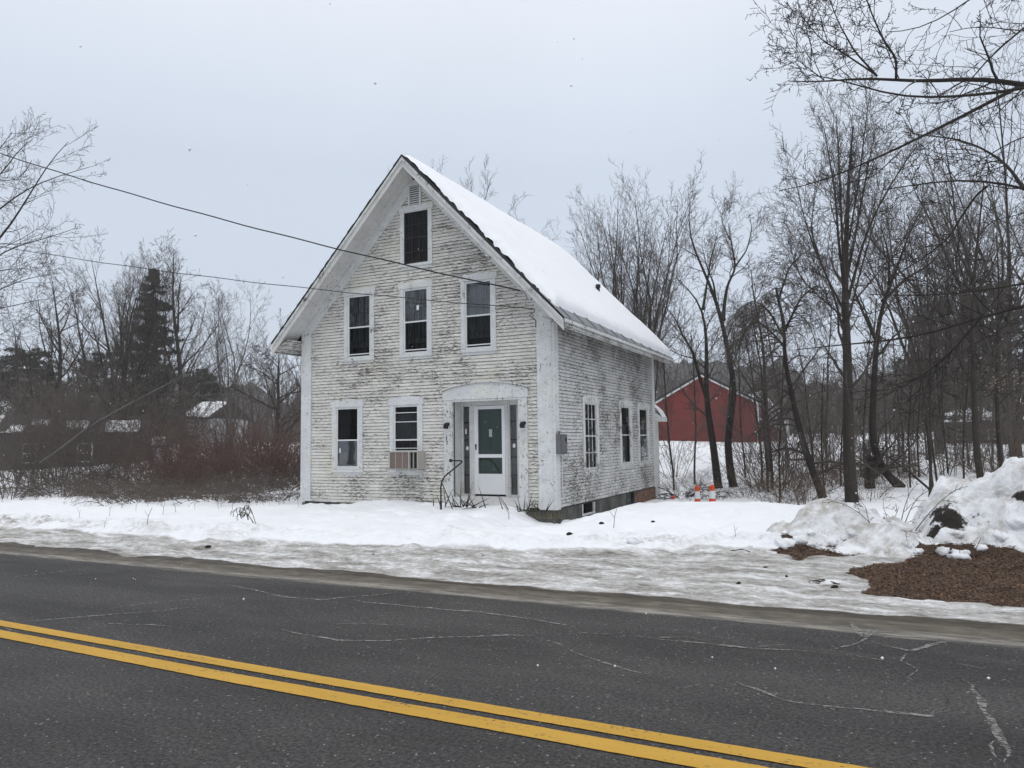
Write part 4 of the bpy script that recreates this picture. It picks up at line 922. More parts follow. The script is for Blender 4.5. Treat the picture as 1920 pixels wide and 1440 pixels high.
def single(rng, base, H, r=.2, lean=(0, 0), nl=13, ang=(30, 60), crown0=.35, lr=.42, dens=1.0, rm=.005, up=.07, fine=1.0):
    base = np.array(base, float); tp, tr = line(rng, base-[0, 0, .4], (lean[0], lean[1], 1), H+.4, 12, .045, .04, r, .015)
    a1 = grow(rng, tp[None], tr[None], nl, ang, crown0, .98, lr, .62, .11, up, 7, .62, .18, rm)
    a2 = grow(rng, *a1, int(8*dens), (30, 65), .2, 1, .42, .45, .12, up*.7, 5, .6, .3, rm)
    a3 = grow(rng, *a2, int(6*dens), (30, 65), .2, 1, .45, .35, .13, up*.5, 3, .6, .4, rm)
    a4 = grow(rng, *a3, int(3*fine), (30, 60), .3, 1, .5, .3, .13, .03, 2, .7, .5, rm) if fine > 0 else None
    return [(tp[None], tr[None], 8), (*a1, 5), (*a2, 4), (*a3, 3)]+([(*a4, 3)] if a4 else [])
def limbs(pts_list, n=14):
    """limbs from pixel paths: points (px,py,dist), start and end radius"""
    P = []; R = []
    for pts, r0, r1 in pts_list:
        q = resample([dep(*p) for p in pts], n); P.append(q); R.append(np.linspace(r0, r1, n))
    return np.array(P), np.array(R)
def base_at(px, dist, dz=0.0):
    p = dep(px, 830, dist); return np.array([p[0], p[1], gz(p[0], p[1])+dz])
def top_h(px, py, dist, base): return dep(px, py, dist)[2]-base[2]

R_ = np.random.default_rng
# --- the maple whose limbs reach in from the right
rg = R_(11)
mb_loc = base_at(2330, 10.5)
mL = [([(2330,330,10.5),(2100,180,10.6),(1990,165,10.8),(1920,165,11),(1870,145,11),(1800,148,11.2),(1720,155,11.4),(1660,147,11.6),(1600,145,11.8),(1540,157,12),(1478,152,12.2)], .085, .008),
  ([(2330,400,10.5),(2100,130,10.2),(1990,150,10.4),(1900,170,10.3),(1840,178,10.2),(1760,183,10.1),(1690,183,10),(1640,174,10),(1590,148,9.9),(1520,140,9.9)], .055, .007),
  ([(2330,400,10.5),(2120,60,11.4),(1980,120,11.6),(1920,160,11.8),(1850,195,12),(1790,225,12.2),(1740,250,12.4),(1680,282,12.7),(1620,305,13),(1570,330,13.2),(1520,350,13.4),(1460,358,13.6)], .075, .008),
  ([(2330,200,10.5),(2120,-90,9.8),(2000,-10,9.9),(1920,52,10),(1860,100,10.1),(1820,145,10.3),(1798,180,10.4)], .05, .008),
  ([(2330,500,10.5),(2120,400,9.3),(2000,378,9.2),(1920,352,9.1),(1870,340,9.1),(1810,335,9.1),(1740,341,9.2),(1700,350,9.2),(1655,356,9.3)], .05, .007),
  ([(1920,355,9.1),(1895,318,9.4),(1870,295,9.7),(1830,272,10),(1780,258,10.2),(1730,254,10.4),(1690,246,10.5)], .026, .006),
  ([(2330,600,10.5),(2150,540,8.9),(1990,522,8.8),(1920,530,8.7),(1850,545,8.6),(1760,553,8.5),(1690,556,8.5),(1630,552,8.4)], .038, .006),
  ([(2330,650,10.5),(2150,560,10),(1990,558,9.9),(1920,574,9.8),(1850,590,9.8),(1790,611,9.7),(1740,627,9.6),(1680,638,9.5),(1580,646,9.4),(1490,656,9.3)], .052, .006),
  ([(1842,592,9.8),(1800,642,9.9),(1760,682,10),(1710,716,10.1),(1660,742,10.2)], .018, .005),
  ([(1680,152,11.5),(1681,110,11.4),(1656,75,11.2),(1632,20,11),(1612,-40,10.8)], .024, .007),
  ([(1645,143,11.6),(1602,96,11.6),(1572,42,11.5),(1550,-14,11.4)], .020, .006), ([(1642,140,11.6),(1582,100,11.8),(1540,75,12),(1502,30,12.2)], .018, .006),
  ([(1850,350,9.1),(1830,366,9.4),(1795,418,9.7),(1780,446,9.8),(1735,482,10),(1690,510,10.1)], .018, .005), ([(2330,-50,10.5),(2050,-120,10.5),(1900,-60,10.6),(1790,20,10.8),(1740,50,11),(1700,62,11.2),(1660,60,11.2)], .034, .006),
  ([(2330,300,10.5),(2100,230,11.2),(1980,238,11.3),(1900,262,11.4),(1840,300,11.5),(1790,330,11.6)], .03, .006), ([(2330,100,10.5),(2080,10,12),(1960,55,12.2),(1900,60,12.2),(1840,45,12.3),(1780,60,12.4)], .03, .006),
  ([(2330,400,10.5),(2100,640,9.5),(1960,628,9.4),(1890,615,9.4),(1820,640,9.3),(1760,700,9.2)], .024, .005), ([(1545,150,12),(1505,120,12.2),(1480,100,12.3)], .012, .004), ([(1690,282,12.7),(1640,330,12.6),(1585,345,12.5),(1540,360,12.4)], .013, .004)]
P0, R0 = limbs(mL, 22); R0 = R0*.86
a1 = grow(rg, P0, R0, 14, (35, 68), .22, .99, .15, .25, .13, .03, 6, .5, .25, .0058, lens=(.35, 1.5))
a2 = grow(rg, *a1, 5, (35, 65), .15, 1, .4, .3, .15, .02, 4, .6, .5, .0050, lmin=.10)
a3 = grow(rg, *a2, 4, (40, 70), .2, 1, .4, .2, .15, .03, 2, .7, .9, .0046, lmin=.05)
tk, tr_ = line(rg, mb_loc-[0, 0, .5], (0, 0, 1), 12.5, 12, .03, 0, .36, .02)
make_tree('maple_tree', mb_loc, 'dark bare maple whose long knobbly limbs reach in over the snow heaps', 'tree', [(tk[None], tr_[None], 10), (P0, R0, 7), (*a1, 4), (*a2, 3), (*a3, 3)], M['bark_dark'], M['twig_dark'])

# --- the bare tree reaching in from the left edge
rg = R_(12); lb = base_at(-190, 20)
gL = [([(-190,600,20),(-120,540,20),(0,452,20),(58,362,20),(76,330,20),(108,282,20),(128,266,20)], .07, .01), ([(-190,620,20),(-100,480,20.5),(0,390,20.6),(60,346,20.6),(110,330,20.6),(172,312,20.6)], .06, .008),
  ([(-190,640,20),(-120,585,19.5),(0,472,19.4),(45,456,19.3),(80,450,19.3),(142,428,19.2)], .05, .008), ([(-190,660,20),(-100,590,20),(0,542,20),(48,522,20),(95,514,20)], .05, .008), ([(-190,500,20),(-100,400,20.5),(0,332,20.8),(22,300,20.9),(42,270,21),(62,260,21)], .06, .01),
  ([(-190,400,20),(-80,330,20),(0,285,20),(14,255,20),(22,248,20)], .05, .01), ([(-190,700,20),(-80,600,19.5),(0,577,19.5),(48,570,19.5),(88,553,19.5),(95,560,19.5)], .04, .008), ([(-190,560,20),(-90,520,21),(0,508,21),(50,500,21),(70,510,21)], .04, .008), ([(-190,450,20),(-90,350,19),(-10,330,19),(35,350,19),(60,300,19)], .04, .008), ([(-190,680,20),(-60,640,20),(0,632,20),(40,600,20)], .03, .008)]
P0, R0 = limbs(gL, 16); R0 = R0*.72; a1 = grow(rg, P0, R0, 12, (28, 60), .3, 1, .15, .4, .1, .06, 5, .5, .25, .006, lens=(.7, 2.6)); a2 = grow(rg, *a1, 6, (30, 60), .2, 1, .38, .35, .12, .05, 3, .6, .4, .005); a3 = grow(rg, *a2, 4, (30, 60), .25, 1, .45, .3, .12, .05, 2, .7, .5, .0045)
tk, tr_ = line(rg, lb-[0, 0, .5], (0, 0, 1), 9, 8, .02, 0, .34, .16)
make_tree('bare_tree', lb, 'pale barked bare tree spreading its branches in from the left over the wires', 'tree', [(tk[None], tr_[None], 10), (P0, R0, 6), (*a1, 4), (*a2, 3), (*a3, 3)], M['bark'], M['twig'])

# --- hero trees right of the house
def hero(name, label, stems, seed, bark, twig, cat='tree', c1=10, len1=(.8, 2.6), up=.05, droop=0.0, t0=.3, c2=8, c3=5, rm=.006, n=18, ang=(30, 60), len_t=.4, grp=None, thick=1.0):
    rg = R_(seed); P0, R0 = limbs(stems, n); R0 = np.maximum(R0*thick, .007); a1 = grow(rg, P0, R0, c1, ang, t0, 1, .2, len_t, .12, up, 6, .5, .2, rm, lens=len1, droop=droop)
    a2 = grow(rg, *a1, c2, (28, 62), .15, 1, .42, .4, .13, up*.6, 4, .6, .35, rm*.9, droop=droop); a3 = grow(rg, *a2, c3, (28, 62), .2, 1, .45, .3, .13, up*.3, 2, .7, .5, rm*.8, droop=droop)
    b = P0[0][0]; R0[:, 0] *= 1.25; return make_tree(name, (b[0], b[1], gz(b[0], b[1])), label, cat, [(P0, R0, 8), (*a1, 4), (*a2, 3), (*a3, 3)], bark, twig, grp, 1)
hero('forked_tree', 'dark trunk with a side limb bending left in front of the red barn', [([(1350,935,25),(1345,905,25),(1340,850,25),(1330,790,25),(1323,740,25),(1325,700,25),(1325,653,25),(1324,620,25),(1318,576,25),(1300,548,25),(1272,525,25)], .27, .02),
   ([(1325,745,25),(1311,708,24.8),(1300,659,24.6),(1280,631,24.4),(1268,598,24.2),(1248,576,24)], .13, .02), ([(1318,580,25),(1325,535,25.3),(1332,490,25.5),(1345,440,25.6)], .09, .015), ([(1322,690,25),(1300,672,26),(1270,664,26.5),(1245,650,27)], .06, .01)], 21, M['bark_dark'], M['twig'], len1=(.8, 2.4), thick=0.56)
hero('curving_tree', 'dark trunk bowed to the right before the barn, dividing into a spreading crown', [([(1380,935,25),(1372,908,25),(1365,850,25),(1360,805,25),(1377,765,25),(1381,730,25),(1372,690,25),(1361,648,25),(1355,595,25),(1340,559,25),(1322,509,25),(1311,490,25),(1294,459,25),(1286,417,25),(1294,378,25)], .25, .018),
   ([(1356,600,25),(1358,570,25.3),(1364,531,25.6),(1380,506,25.8),(1378,487,26),(1371,459,26),(1366,420,26)], .12, .015), ([(1342,562,25),(1338,530,24.6),(1325,500,24.4),(1316,460,24.2)], .07, .012), ([(1371,690,25),(1390,640,25.5),(1395,590,25.8)], .05, .01), ([(1378,500,26),(1400,470,26.3),(1410,430,26.5),(1405,400,26.6)], .06, .01), ([(1369,450,26),(1355,420,26),(1350,395,26)], .04, .01)], 22, M['bark_dark'], M['twig'], len1=(.8, 2.3), t0=.4, thick=0.58)
hero('thick_tree', 'thickest dark trunk behind the low snow heap, splitting into many upright limbs', [([(1600,975,20),(1597,950,20),(1591,850,20),(1590,700,20),(1586,600,20),(1583,520,20),(1588,440,20),(1590,340,20),(1600,235,20)], 0.270, .025),
   ([(1583,540,20),(1572,450,20.2),(1566,360,20.3),(1545,240,20.4)], 0.066, .015), ([(1584,530,20),(1578,430,19.7),(1575,340,19.6),(1568,215,19.5)], 0.061, .015), ([(1588,520,20),(1606,430,20.3),(1624,330,20.5),(1640,250,20.7)], 0.066, .015), ([(1590,560,20),(1620,450,19.6),(1650,380,19.4),(1690,315,19.2),(1722,268,19)], 0.061, .014),
   ([(1586,620,20),(1610,520,20.5),(1636,430,20.8),(1660,340,21)], 0.050, .012), ([(1587,640,20),(1560,540,19.6),(1528,470,19.4),(1505,400,19.3),(1490,330,19.2)], 0.050, .012), ([(1587,590,20),(1550,520,20.6),(1520,440,20.8),(1530,330,21)], 0.044, .012), ([(1588,600,20),(1540,560,20.4),(1500,520,20.6),(1478,450,20.7)], 0.033, .012), ([(1588,580,20),(1640,520,20.5),(1700,440,20.8),(1740,390,21)], 0.039, .012), ([(1592,450,20),(1610,340,19.6),(1625,215,19.4)], 0.039, .012)], 23, M['bark'], M['twig'], c1=16, len1=(.9, 2.8), up=.10, t0=.25, ang=(15, 45), thick=0.66)
hero('leaning_tree', 'slimmer dark trunk curving up to the right beside the thickest trunk', [([(1690,915,23),(1655,890,23),(1634,850,23),(1637,760,23),(1641,660,23),(1650,580,23),(1665,540,23),(1690,490,23),(1700,440,23),(1735,380,23)], .16, .015), ([(1634,935,23),(1630,905,23),(1634,860,23)], .2, .14), ([(1643,640,23),(1620,590,22.6),(1600,540,22.4),(1580,480,22.2)], .06, .01), ([(1655,565,23),(1700,520,23.3),(1740,500,23.5),(1790,440,23.7)], .07, .01), ([(1668,535,23),(1665,470,22.6),(1650,420,22.4)], .06, .01)], 24, M['bark_dark'], M['twig'], c1=11, len1=(.8, 2.6), thick=0.85)
hero('vine_covered_tree', 'leaning trunk hung with drooping vines left of the thickest trunk', [([(1545,940,21),(1533,905,21),(1515,862,21),(1498,800,21),(1487,750,21),(1473,690,21),(1468,640,21),(1475,615,21),(1462,580,21),(1455,540,21)], .15, .04), ([(1470,650,21),(1452,628,20.6),(1420,600,20.4),(1400,612,20.2),(1385,650,20)], .05, .01), ([(1468,630,21),(1440,580,21.4),(1410,560,21.6),(1388,590,21.8)], .045, .01), ([(1472,620,21),(1500,560,20.6),(1535,530,20.4),(1552,560,20.2)], .05, .01), ([(1460,560,21),(1480,500,21),(1510,470,21),(1540,490,21)], .04, .01)], 25, M['bark_dark'], M['twig'], c1=38, len1=(.7, 2.3), up=.0, droop=.45, t0=.1, c2=9, c3=4, ang=(30, 80), thick=0.75)
hero('upright_tree', 'straight grey trunk rising behind the tall snow heap', [([(1845,930,24),(1838,905,24),(1829,830,24),(1826,720,24),(1822,610,24),(1826,520,24),(1835,430,24),(1845,340,24)], .15, .02), ([(1826,700,24),(1860,640,24.4),(1900,600,24.6)], .05, .01), ([(1824,650,24),(1790,600,23.6),(1765,530,23.4)], .05, .01), ([(1824,560,24),(1860,500,24.4),(1890,420,24.6)], .05, .01), ([(1826,530,24),(1795,470,24.4),(1780,400,24.6)], .05, .01)], 26, M['bark'], M['twig'], c1=12, len1=(.9, 2.8), thick=0.78)
hero('leafy_beech', 'slim trunk behind the tall heap with a few pale withered leaves', [([(1890,925,25),(1880,900,25),(1873,830,25),(1868,740,25),(1870,640,25),(1874,540,25),(1868,440,25)], .12, .02), ([(1870,720,25),(1900,690,24.5),(1935,675,24)], .035, .008), ([(1870,700,25),(1840,690,24.6),(1815,700,24.3)], .03, .008), ([(1870,650,25),(1905,600,25.2),(1930,560,25.3)], .035, .008), ([(1871,760,25),(1895,735,24.6),(1920,730,24.4)], .025, .008)], 27, M['bark'], M['twig'], c1=12, len1=(.6, 2.2), thick=0.80)
rs = R_(3); bt = [o for o in bpy.data.objects if o.name == 'leafy_beech'][0]; V = []
for (px, py, w, h, n) in ((1870,720,36,14,60), (1845,692,26,10,22), (1900,715,20,10,30), (1830,675,12,8,10), (1885,690,26,16,16)):
    for i in range(n):
        c = dep(px+rs.normal(0, w), py+rs.normal(0, h), 24.4+rs.normal(0, .3)); a = rs.standard_normal(3)*np.array([1, 1, .5]); a /= np.linalg.norm(a); b = np.cross(a, rs.standard_normal(3)); b /= np.linalg.norm(b); l = rs.uniform(.03, .055)
        V += [c-a*l, c+b*l*.4, c+a*l, c-b*l*.4]
tag(obj('withered_leaves', np.array(V), np.arange(len(V)).reshape(-1, 4), M['beech'], bt), kind='stuff')

# --- background trees, each placed by its trunk and its top
def bg(kind, name, label, px, dist, top, seed, bark=None, twig=None, **k):
    k['r'] = k['r']*.8
    rg = R_(seed); b = base_at(px, dist); H = top_h(px, top, dist, b); lv = (vase if kind == 'v' else single)(rg, b, H, **k)
    return make_tree(name, b, label, 'tree', lv, bark or M['bark'], twig or M['twig'])
bg('v', 'vase_tree', 'broad bare tree with a fan of upright limbs behind the back of the snowy roof', 1192, 40, 352, 31, stems=13, spread=27, r=.22, dens=1.15, rm=.008)
bg('v', 'vase_tree', 'tall fan shaped bare tree standing left of the dark spruce', 222, 44, 455, 32, stems=14, spread=27, r=.26, dens=1.2, rm=.008, bole=.2)
bg('s', 'bare_tree', 'bare tree with a stout dark trunk standing just right of the spruce', 345, 46, 478, 33, r=.28, nl=16, rm=.008, crown0=.25)
bg('v', 'pale_tree', 'pale slender bare tree standing alone nearest the left side of the house', 432, 48, 500, 34, M['bark_pale'], M['twig_pale'], stems=6, spread=17, r=.15, rm=.008, bole=.18)
bg('s', 'bare_tree', 'low spreading bare tree at the left end of the row of trees', 100, 40, 520, 35, r=.25, nl=18, rm=.008, crown0=.2, ang=(40, 70), lr=.55)
bg('v', 'bare_tree', 'bare tree rising directly behind the dark spruce', 305, 58, 475, 36, stems=9, spread=20, r=.22, rm=.009)
bg('s', 'bare_tree', 'low bare tree beyond the far left grey roofs', 30, 46, 600, 45, r=.22, nl=16, rm=.008, crown0=.2)
bg('v', 'bare_tree', 'bare tree top showing over the ridge near the gable peak', 868, 45, 302, 37, M['bark_pale'], M['twig_pale'], stems=6, spread=16, r=.2, rm=.009)
bg('v', 'bare_tree', 'bare tree top showing over the middle of the snowy ridge', 935, 50, 382, 38, M['bark_pale'], M['twig_pale'], stems=5, spread=14, r=.18, rm=.009)
bg('v', 'bare_tree', 'faint tree top just clearing the rear of the snowy ridge', 1072, 52, 456, 39, stems=6, spread=18, r=.18, rm=.009)
bg('v', 'bare_tree', 'bare tree between the snowy roof end and the two dark barn trunks', 1222, 37, 372, 40, stems=6, spread=18, r=.15, rm=.008)
bg('v', 'bare_tree', 'tall dense bare tree at the right edge behind the maple limbs', 1905, 33, 95, 41, stems=12, spread=24, r=.25, dens=1.1, rm=.008)
bg('v', 'bare_tree', 'bare tree filling the gap right of the thickest trunk', 1760, 38, 330, 42, stems=10, spread=24, r=.22, dens=1.1, rm=.008)
bg('s', 'bare_tree', 'bare tree close left of the thickest trunk with arching boughs', 1440, 30, 500, 43, r=.14, nl=15, rm=.007, crown0=.25, up=.0, ang=(35, 70), lr=.5)
bg('v', 'bare_tree', 'bare tree behind the tall snow heap, half hidden by the straight grey trunk', 1830, 45, 330, 44, stems=9, spread=22, r=.2, rm=.009)
bg('s', 'crooked_tree', 'gnarled dark apple tree beside the left corner of the house', 520, 34, 655, 46, M['bark_dark'], M['twig_dark'], r=.2, nl=16, rm=.007, crown0=.2, up=-.0, ang=(40, 75), lr=.6)
# the broken pale stem leaning across the left thicket
rg = R_(47); P0, R0 = limbs([([(75,868,23),(120,842,23.2),(150,806,23.5),(205,782,23.8),(235,758,24),(290,736,24.2),(330,708,24.5),(395,692,25),(440,660,25.5)], .042, .012), ([(320,716,24.5),(345,700,24),(356,694,24)], .03, .01)], 14); a1 = grow(rg, P0, R0, 16, (25, 70), .15, 1, .2, .4, .15, .02, 4, .5, .3, .006, lens=(.5, 2.0)); a2 = grow(rg, *a1, 5, (30, 60), .2, 1, .4, .3, .12, 0, 3, .6, .4, .005)
b = P0[0][0]; make_tree('fallen_tree', (b[0], b[1], gz(b[0], b[1])), 'pale broken tree stem leaning diagonally over the left thicket', 'tree', [(P0, R0, 7), (*a1, 3), (*a2, 3)], M['bark_pale'], M['twig'], None, 1)
rg = R_(48); P0, R0 = limbs([([(1752,925,22),(1720,898,22),(1690,872,22),(1655,850,22.3)], .04, .015)], 8); a1 = grow(rg, P0, R0, 5, (30, 60), .3, 1, .2, .3, .1, 0, 3, .5, .3, .006, lens=(.4, .9)); b = P0[0][0]
make_tree('fallen_branch', (b[0], b[1], gz(b[0], b[1])), 'thin dead branch propped aslant on the snow right of the leaning trunk', 'branch', [(P0, R0, 6), (*a1, 3)], M['bark_dark'], M['twig_dark'], None, 1)

# evergreens
def conifer(name, label, px, dist, top, wid, seed, mat, dens=1.0, full=False):
    rg = R_(seed); b = base_at(px, dist); H = top_h(px, top, dist, b); t = thing(name, b, label, 'evergreen tree'); tk, tr_ = line(rg, b-[0, 0, .3], (0, 0, 1), H+.3, 8, .01, 0, .018*H+.04, .02); v, q = tubes_np(tk[None], tr_[None], 7); obj('trunk', v, q, M['bark_dark'], t, True)
    nb = int((120 if full else 185)*dens); f = rg.uniform(.10, .99, nb)**.9; az = rg.uniform(0, 6.283, nb); L = wid*(np.clip(1.03-f, .04, 1)**(.85 if not full else .55))*rg.uniform(.45, 1.2, nb)*1.15
    c = np.stack([np.interp(f, np.linspace(0, 1, 9), tk[:, k]) for k in range(3)], 1); out = np.stack([np.cos(az), np.sin(az), np.zeros(nb)], 1)
    s = np.linspace(0, 1, 6); P = c[:, None]+out[:, None]*(L[:, None]*s)[..., None]; P[..., 2] += (L[:, None]*(-.35*s+.28*s*s))*(1 if not full else -.5); P += rg.normal(0, .05, P.shape)*s[None, :, None]
    v1, q1 = tubes_np(P, np.linspace(.035, .01, 6)[None]*np.ones((nb, 1)), 3)
    m = 75 if full else 60; ti = (.42 if full else .22)+(.62 if full else .82)*rg.uniform(0, 1, (nb, m)); ii = np.clip((ti*5).astype(int), 0, 4); u = (ti*5-ii)[..., None]; bb = np.arange(nb)[:, None]; p = P[bb, ii]*(1-u)+P[bb, ii+1]*u
    p = p+rg.normal(0, .13, p.shape)*(L[:, None, None]*.22+.15); d = out[:, None]*.6+rg.normal(0, .6, p.shape); d /= np.linalg.norm(d, axis=2, keepdims=True); w = np.cross(d, rg.standard_normal(p.shape)); w /= np.linalg.norm(w, axis=2, keepdims=True)
    l = rg.uniform(.10, .24, (nb, m, 1))*(.6+H/22); ww = l*rg.uniform(.14, .26, (nb, m, 1)); V = np.stack([p-d*l, p+w*ww, p+d*l, p-w*ww], 2).reshape(-1, 3)
    v, q = join([(v1, q1), (V, np.arange(len(V)).reshape(-1, 4))]); tag(obj('crown', v, q, mat, t), kind='stuff'); return t
conifer('spruce_tree', 'tall dark spruce with a thin pointed top among the left bare trees', 288, 50, 500, 3.1, 61, M['pine_grey'], 1.25)
conifer('pine_tree', 'dark green pine standing low behind the left grey roofs', 62, 52, 648, 4.2, 62, M['pine'], 1.3, True)
conifer('pine_tree', 'dark pine filling in beneath the fan shaped bare tree', 185, 60, 660, 4.6, 63, M['pine'], 1.3, True)
conifer('pine_tree', 'grey green pine high at the right edge behind the maple limbs', 1880, 46, 520, 4.4, 64, M['pine'], 1.3, True)
conifer('pine_tree', 'grey green pine behind the gap right of the thickest trunk', 1775, 60, 560, 4.6, 65, M['pine'], 1.2, True)
conifer('pine_tree', 'small dark pine beyond the left thicket near the house', 375, 62, 690, 3.4, 66, M['pine'], 1.0, True)

# the far wood: one mass
def wood(name, spots, seed, mat, pines=0.0):
    rg = R_(seed); parts = []
    arche = []
    for k in range(7):
        lv = vase(rg, (0, 0, 0), 10.0, 5, 22, .14, .62, .15, .016, .6) if k < 5 else single(rg, (0, 0, 0), 10.0, .14, (0, 0), 11, (30, 65), .2, .45, .6, .016, .05, 0)
        arche.append(join([tubes_np(P, R, 3) for P, R, s in lv]))
    for px, dist, h in spots:
        p = dep(px, 830, dist); z = gz(p[0], p[1]); v, q = arche[rg.integers(0, 7)]; a = rg.uniform(0, 6.28); s = h/10.0; c, d = math.cos(a), math.sin(a)
        w = np.stack([(v[:, 0]*c-v[:, 1]*d)*s*1.15+p[0], (v[:, 0]*d+v[:, 1]*c)*s*1.15+p[1], v[:, 2]*s+z-.2], 1); parts.append((w, q))
    v, q = join(parts); o = obj(name, v, q, mat); tag(o, kind='stuff'); return o
rg = R_(70)
sp = [(px+rg.normal(0, 8), rg.uniform(62, 100), rg.uniform(6.5, 11.5)) for px in np.linspace(-60, 600, 34)]+[(px+rg.normal(0, 8), rg.uniform(46, 60), rg.uniform(3.5, 6.5)) for px in np.linspace(-40, 590, 24)]+[(px+rg.normal(0, 8), rg.uniform(75, 110), rg.uniform(7, 10)) for px in np.linspace(620, 1150, 20)]
wood('far_wood', sp, 71, M['twig'])
sp = [(px+rg.normal(0, 8), rg.uniform(84, 130), rg.uniform(8, 14)) for px in np.linspace(1170, 1990, 44)]+[(px+rg.normal(0, 8), rg.uniform(76, 92), rg.uniform(6, 9.5)) for px in np.linspace(1490, 1990, 34)]
wood('far_wood', sp, 72, M['twig'])

# shrubs
def shrub_mesh(seed, n, H, spread, arch, mat, name, label, cat, loc, c1=7, c2=4, r=.012, rm=.0045, group=None):
    rg = R_(seed); b = np.array(loc, float); az = rg.uniform(0, 6.283, n); rad = np.abs(rg.normal(0, .30, n))*spread; th = np.abs(rg.normal(.30, .28, n)); P = []
    d = np.stack([np.cos(az)*np.sin(th), np.sin(az)*np.sin(th), np.cos(th)], 1); q = b+np.stack([np.cos(az)*rad, np.sin(az)*rad, np.full(n, -.25)], 1); L = H*rg.uniform(.6, 1.15, n); P = [q.copy()]
    for s in range(7): d = d+rg.normal(0, .10, d.shape)+np.stack([np.cos(az)*arch*.16, np.sin(az)*arch*.16, np.full(n, -.20*arch*(s/7))], 1); d /= np.linalg.norm(d, axis=1, keepdims=True); q = q+d*(L/7)[:, None]; P.append(q.copy())
    P0 = np.stack(P, 1); R0 = r*rg.uniform(.6, 1.3, (n, 1))*np.linspace(1, .35, 8)[None]
    a1 = grow(rg, P0, R0, c1, (25, 60), .2, 1, .36, .4, .12, .05, 4, .7, .4, rm, droop=.12*arch); a2 = grow(rg, *a1, c2, (25, 60), .2, 1, .45, .3, .13, .03, 2, .7, .5, rm*.9)
    t = thing(name, loc, label, cat, group); v, q = tubes_np(P0, R0, 4); tag(obj('stems', v, q, mat, t, True), kind='stuff'); v, q = join([tubes_np(*a1, 3), tubes_np(*a2, 3)]); tag(obj('twigs', v, q, mat, t, True), kind='stuff'); return t
def shrub_at(px, dist): b = base_at(px, dist); return (b[0], b[1], b[2])
red = shrub_mesh(81, 44, 2.2, 1.7, .6, M['twig_red'], 'red_shrub', 'dense red brown shrub thicket left of the house', 'shrub', shrub_at(500, 24), 7, 3, group='red stemmed shrubs left of the house')
brn = shrub_mesh(82, 32, 1.7, 1.5, 1.7, M['twig_brush'], 'arching_shrub', 'grey brown arching shrub along the edge of the left snow bank', 'shrub', shrub_at(255, 22), 5, 3, r=.016, group='arching shrubs along the left bank')
tan = shrub_mesh(83, 24, 1.6, 1.3, .7, M['twig_tan'], 'brush_shrub', 'tangled tan brush growing through the snow right of the house', 'shrub', shrub_at(1440, 23), 5, 3, r=.009, group='tangled brush right of the house')
tall = shrub_mesh(87, 17, 4.6, 1.4, .3, M['twig_brush'], 'tall_brush', 'x', 'shrub', shrub_at(150, 28), 9, 5, r=.016, group='tall brush of the left thicket')
rg = R_(84)
for px, d, s in [(40,27,1.0),(95,26,1.0),(200,27,.95),(245,25,.9),(300,28,1.0),(345,30,1.05),(400,27,.8),(450,31,1.0),(15,31,1.1),(120,33,1.1),(270,33,1.1),(550,33,1.0),(505,30,.9),(30,24.5,.9),(75,25,.85),(150,25.5,.9),(175,24.5,.8),(110,29,1.0),(60,30,1.0),(225,30,1.0)]: copy_thing(tall, shrub_at(px, d), rg.uniform(0, 6.28), s*rg.uniform(.85, 1.1))
for px, d, s in [(440,24,1.05),(395,25,1.1),(545,24,1.0),(350,26,1.0),(470,27,1.2),(530,27,1.2),(575,25,.9),(410,28,1.25),(310,25,.9),(335,23,.75),(560,29,1.2),(270,26,.8),(370,23.5,.8)]: copy_thing(red, shrub_at(px, d), rg.uniform(0, 6.28), s*rg.uniform(.9, 1.1))
for px, d, s in [(318,21.5,.9),(205,22.4,.9),(365,22,.8),(120,23,1.0),(15,22,1.0),(440,22,.7),(535,22.3,.8),(480,22.6,.95),(395,21.6,.9),(250,21.2,.9),(560,23,.9),(220,23.5,1.3),(330,19.8,.85),(405,19.6,.8),(470,19.9,.75),(255,19.6,.75),(520,20.2,.7),(290,25,1.2),(120,27,1.2)]: copy_thing(brn, shrub_at(px, d), rg.uniform(0, 6.28), s*rg.uniform(.9, 1.1))
for px, d, s in [(1275,24,.7),(1330,22,.6),(1395,22,.7),(1455,20,.7),(1483,23,1.0),(1512,21,1.0),(1540,24,1.1),(1625,21,.8),(1662,24,.9),(1870,24,1.0),(1900,27,1.2),(1365,29,.8),(1570,28,1.0),(1780,30,.9),(1300,26,.8),(1420,24,.9),(1500,19.5,.8),(1590,24,1.0),(1645,27,1.0),(1690,26,.9),(1840,27,1.1)]: copy_thing(tan, shrub_at(px, d), rg.uniform(0, 6.28), s*rg.uniform(.85, 1.1))
for px, d, s in [(1432,25,.8),(1468,24,.95),(1498,27,1.05),(1530,25,1.0),(1562,29,1.1),(1612,27,.95),(1668,28,1.1),(1712,27,1.0),(1765,26,1.0),(1808,29,1.1),(1862,27,1.0),(1905,29,1.15),(1260,29,.8),(1400,31,.9)]:
    c = copy_thing(tall, shrub_at(px, d), rg.uniform(0, 6.28), s); c['group'] = 'tall brush right of the house'
blk = shrub_mesh(85, 26, 1.35, 1.0, 2.0, M['twig_dark'], 'bramble', 'dark bramble arching out of the snow beside the rear corner of the house', 'shrub', shrub_at(1283, 23), 5, 3, r=.016)
shr = shrub_mesh(86, 12, 1.0, .5, .9, M['twig_dark'], 'bare_sprig', 'few forked bare twigs standing in the snow between the two snow heaps', 'shrub', on_ground(1672, 975), 3, 2, r=.008)

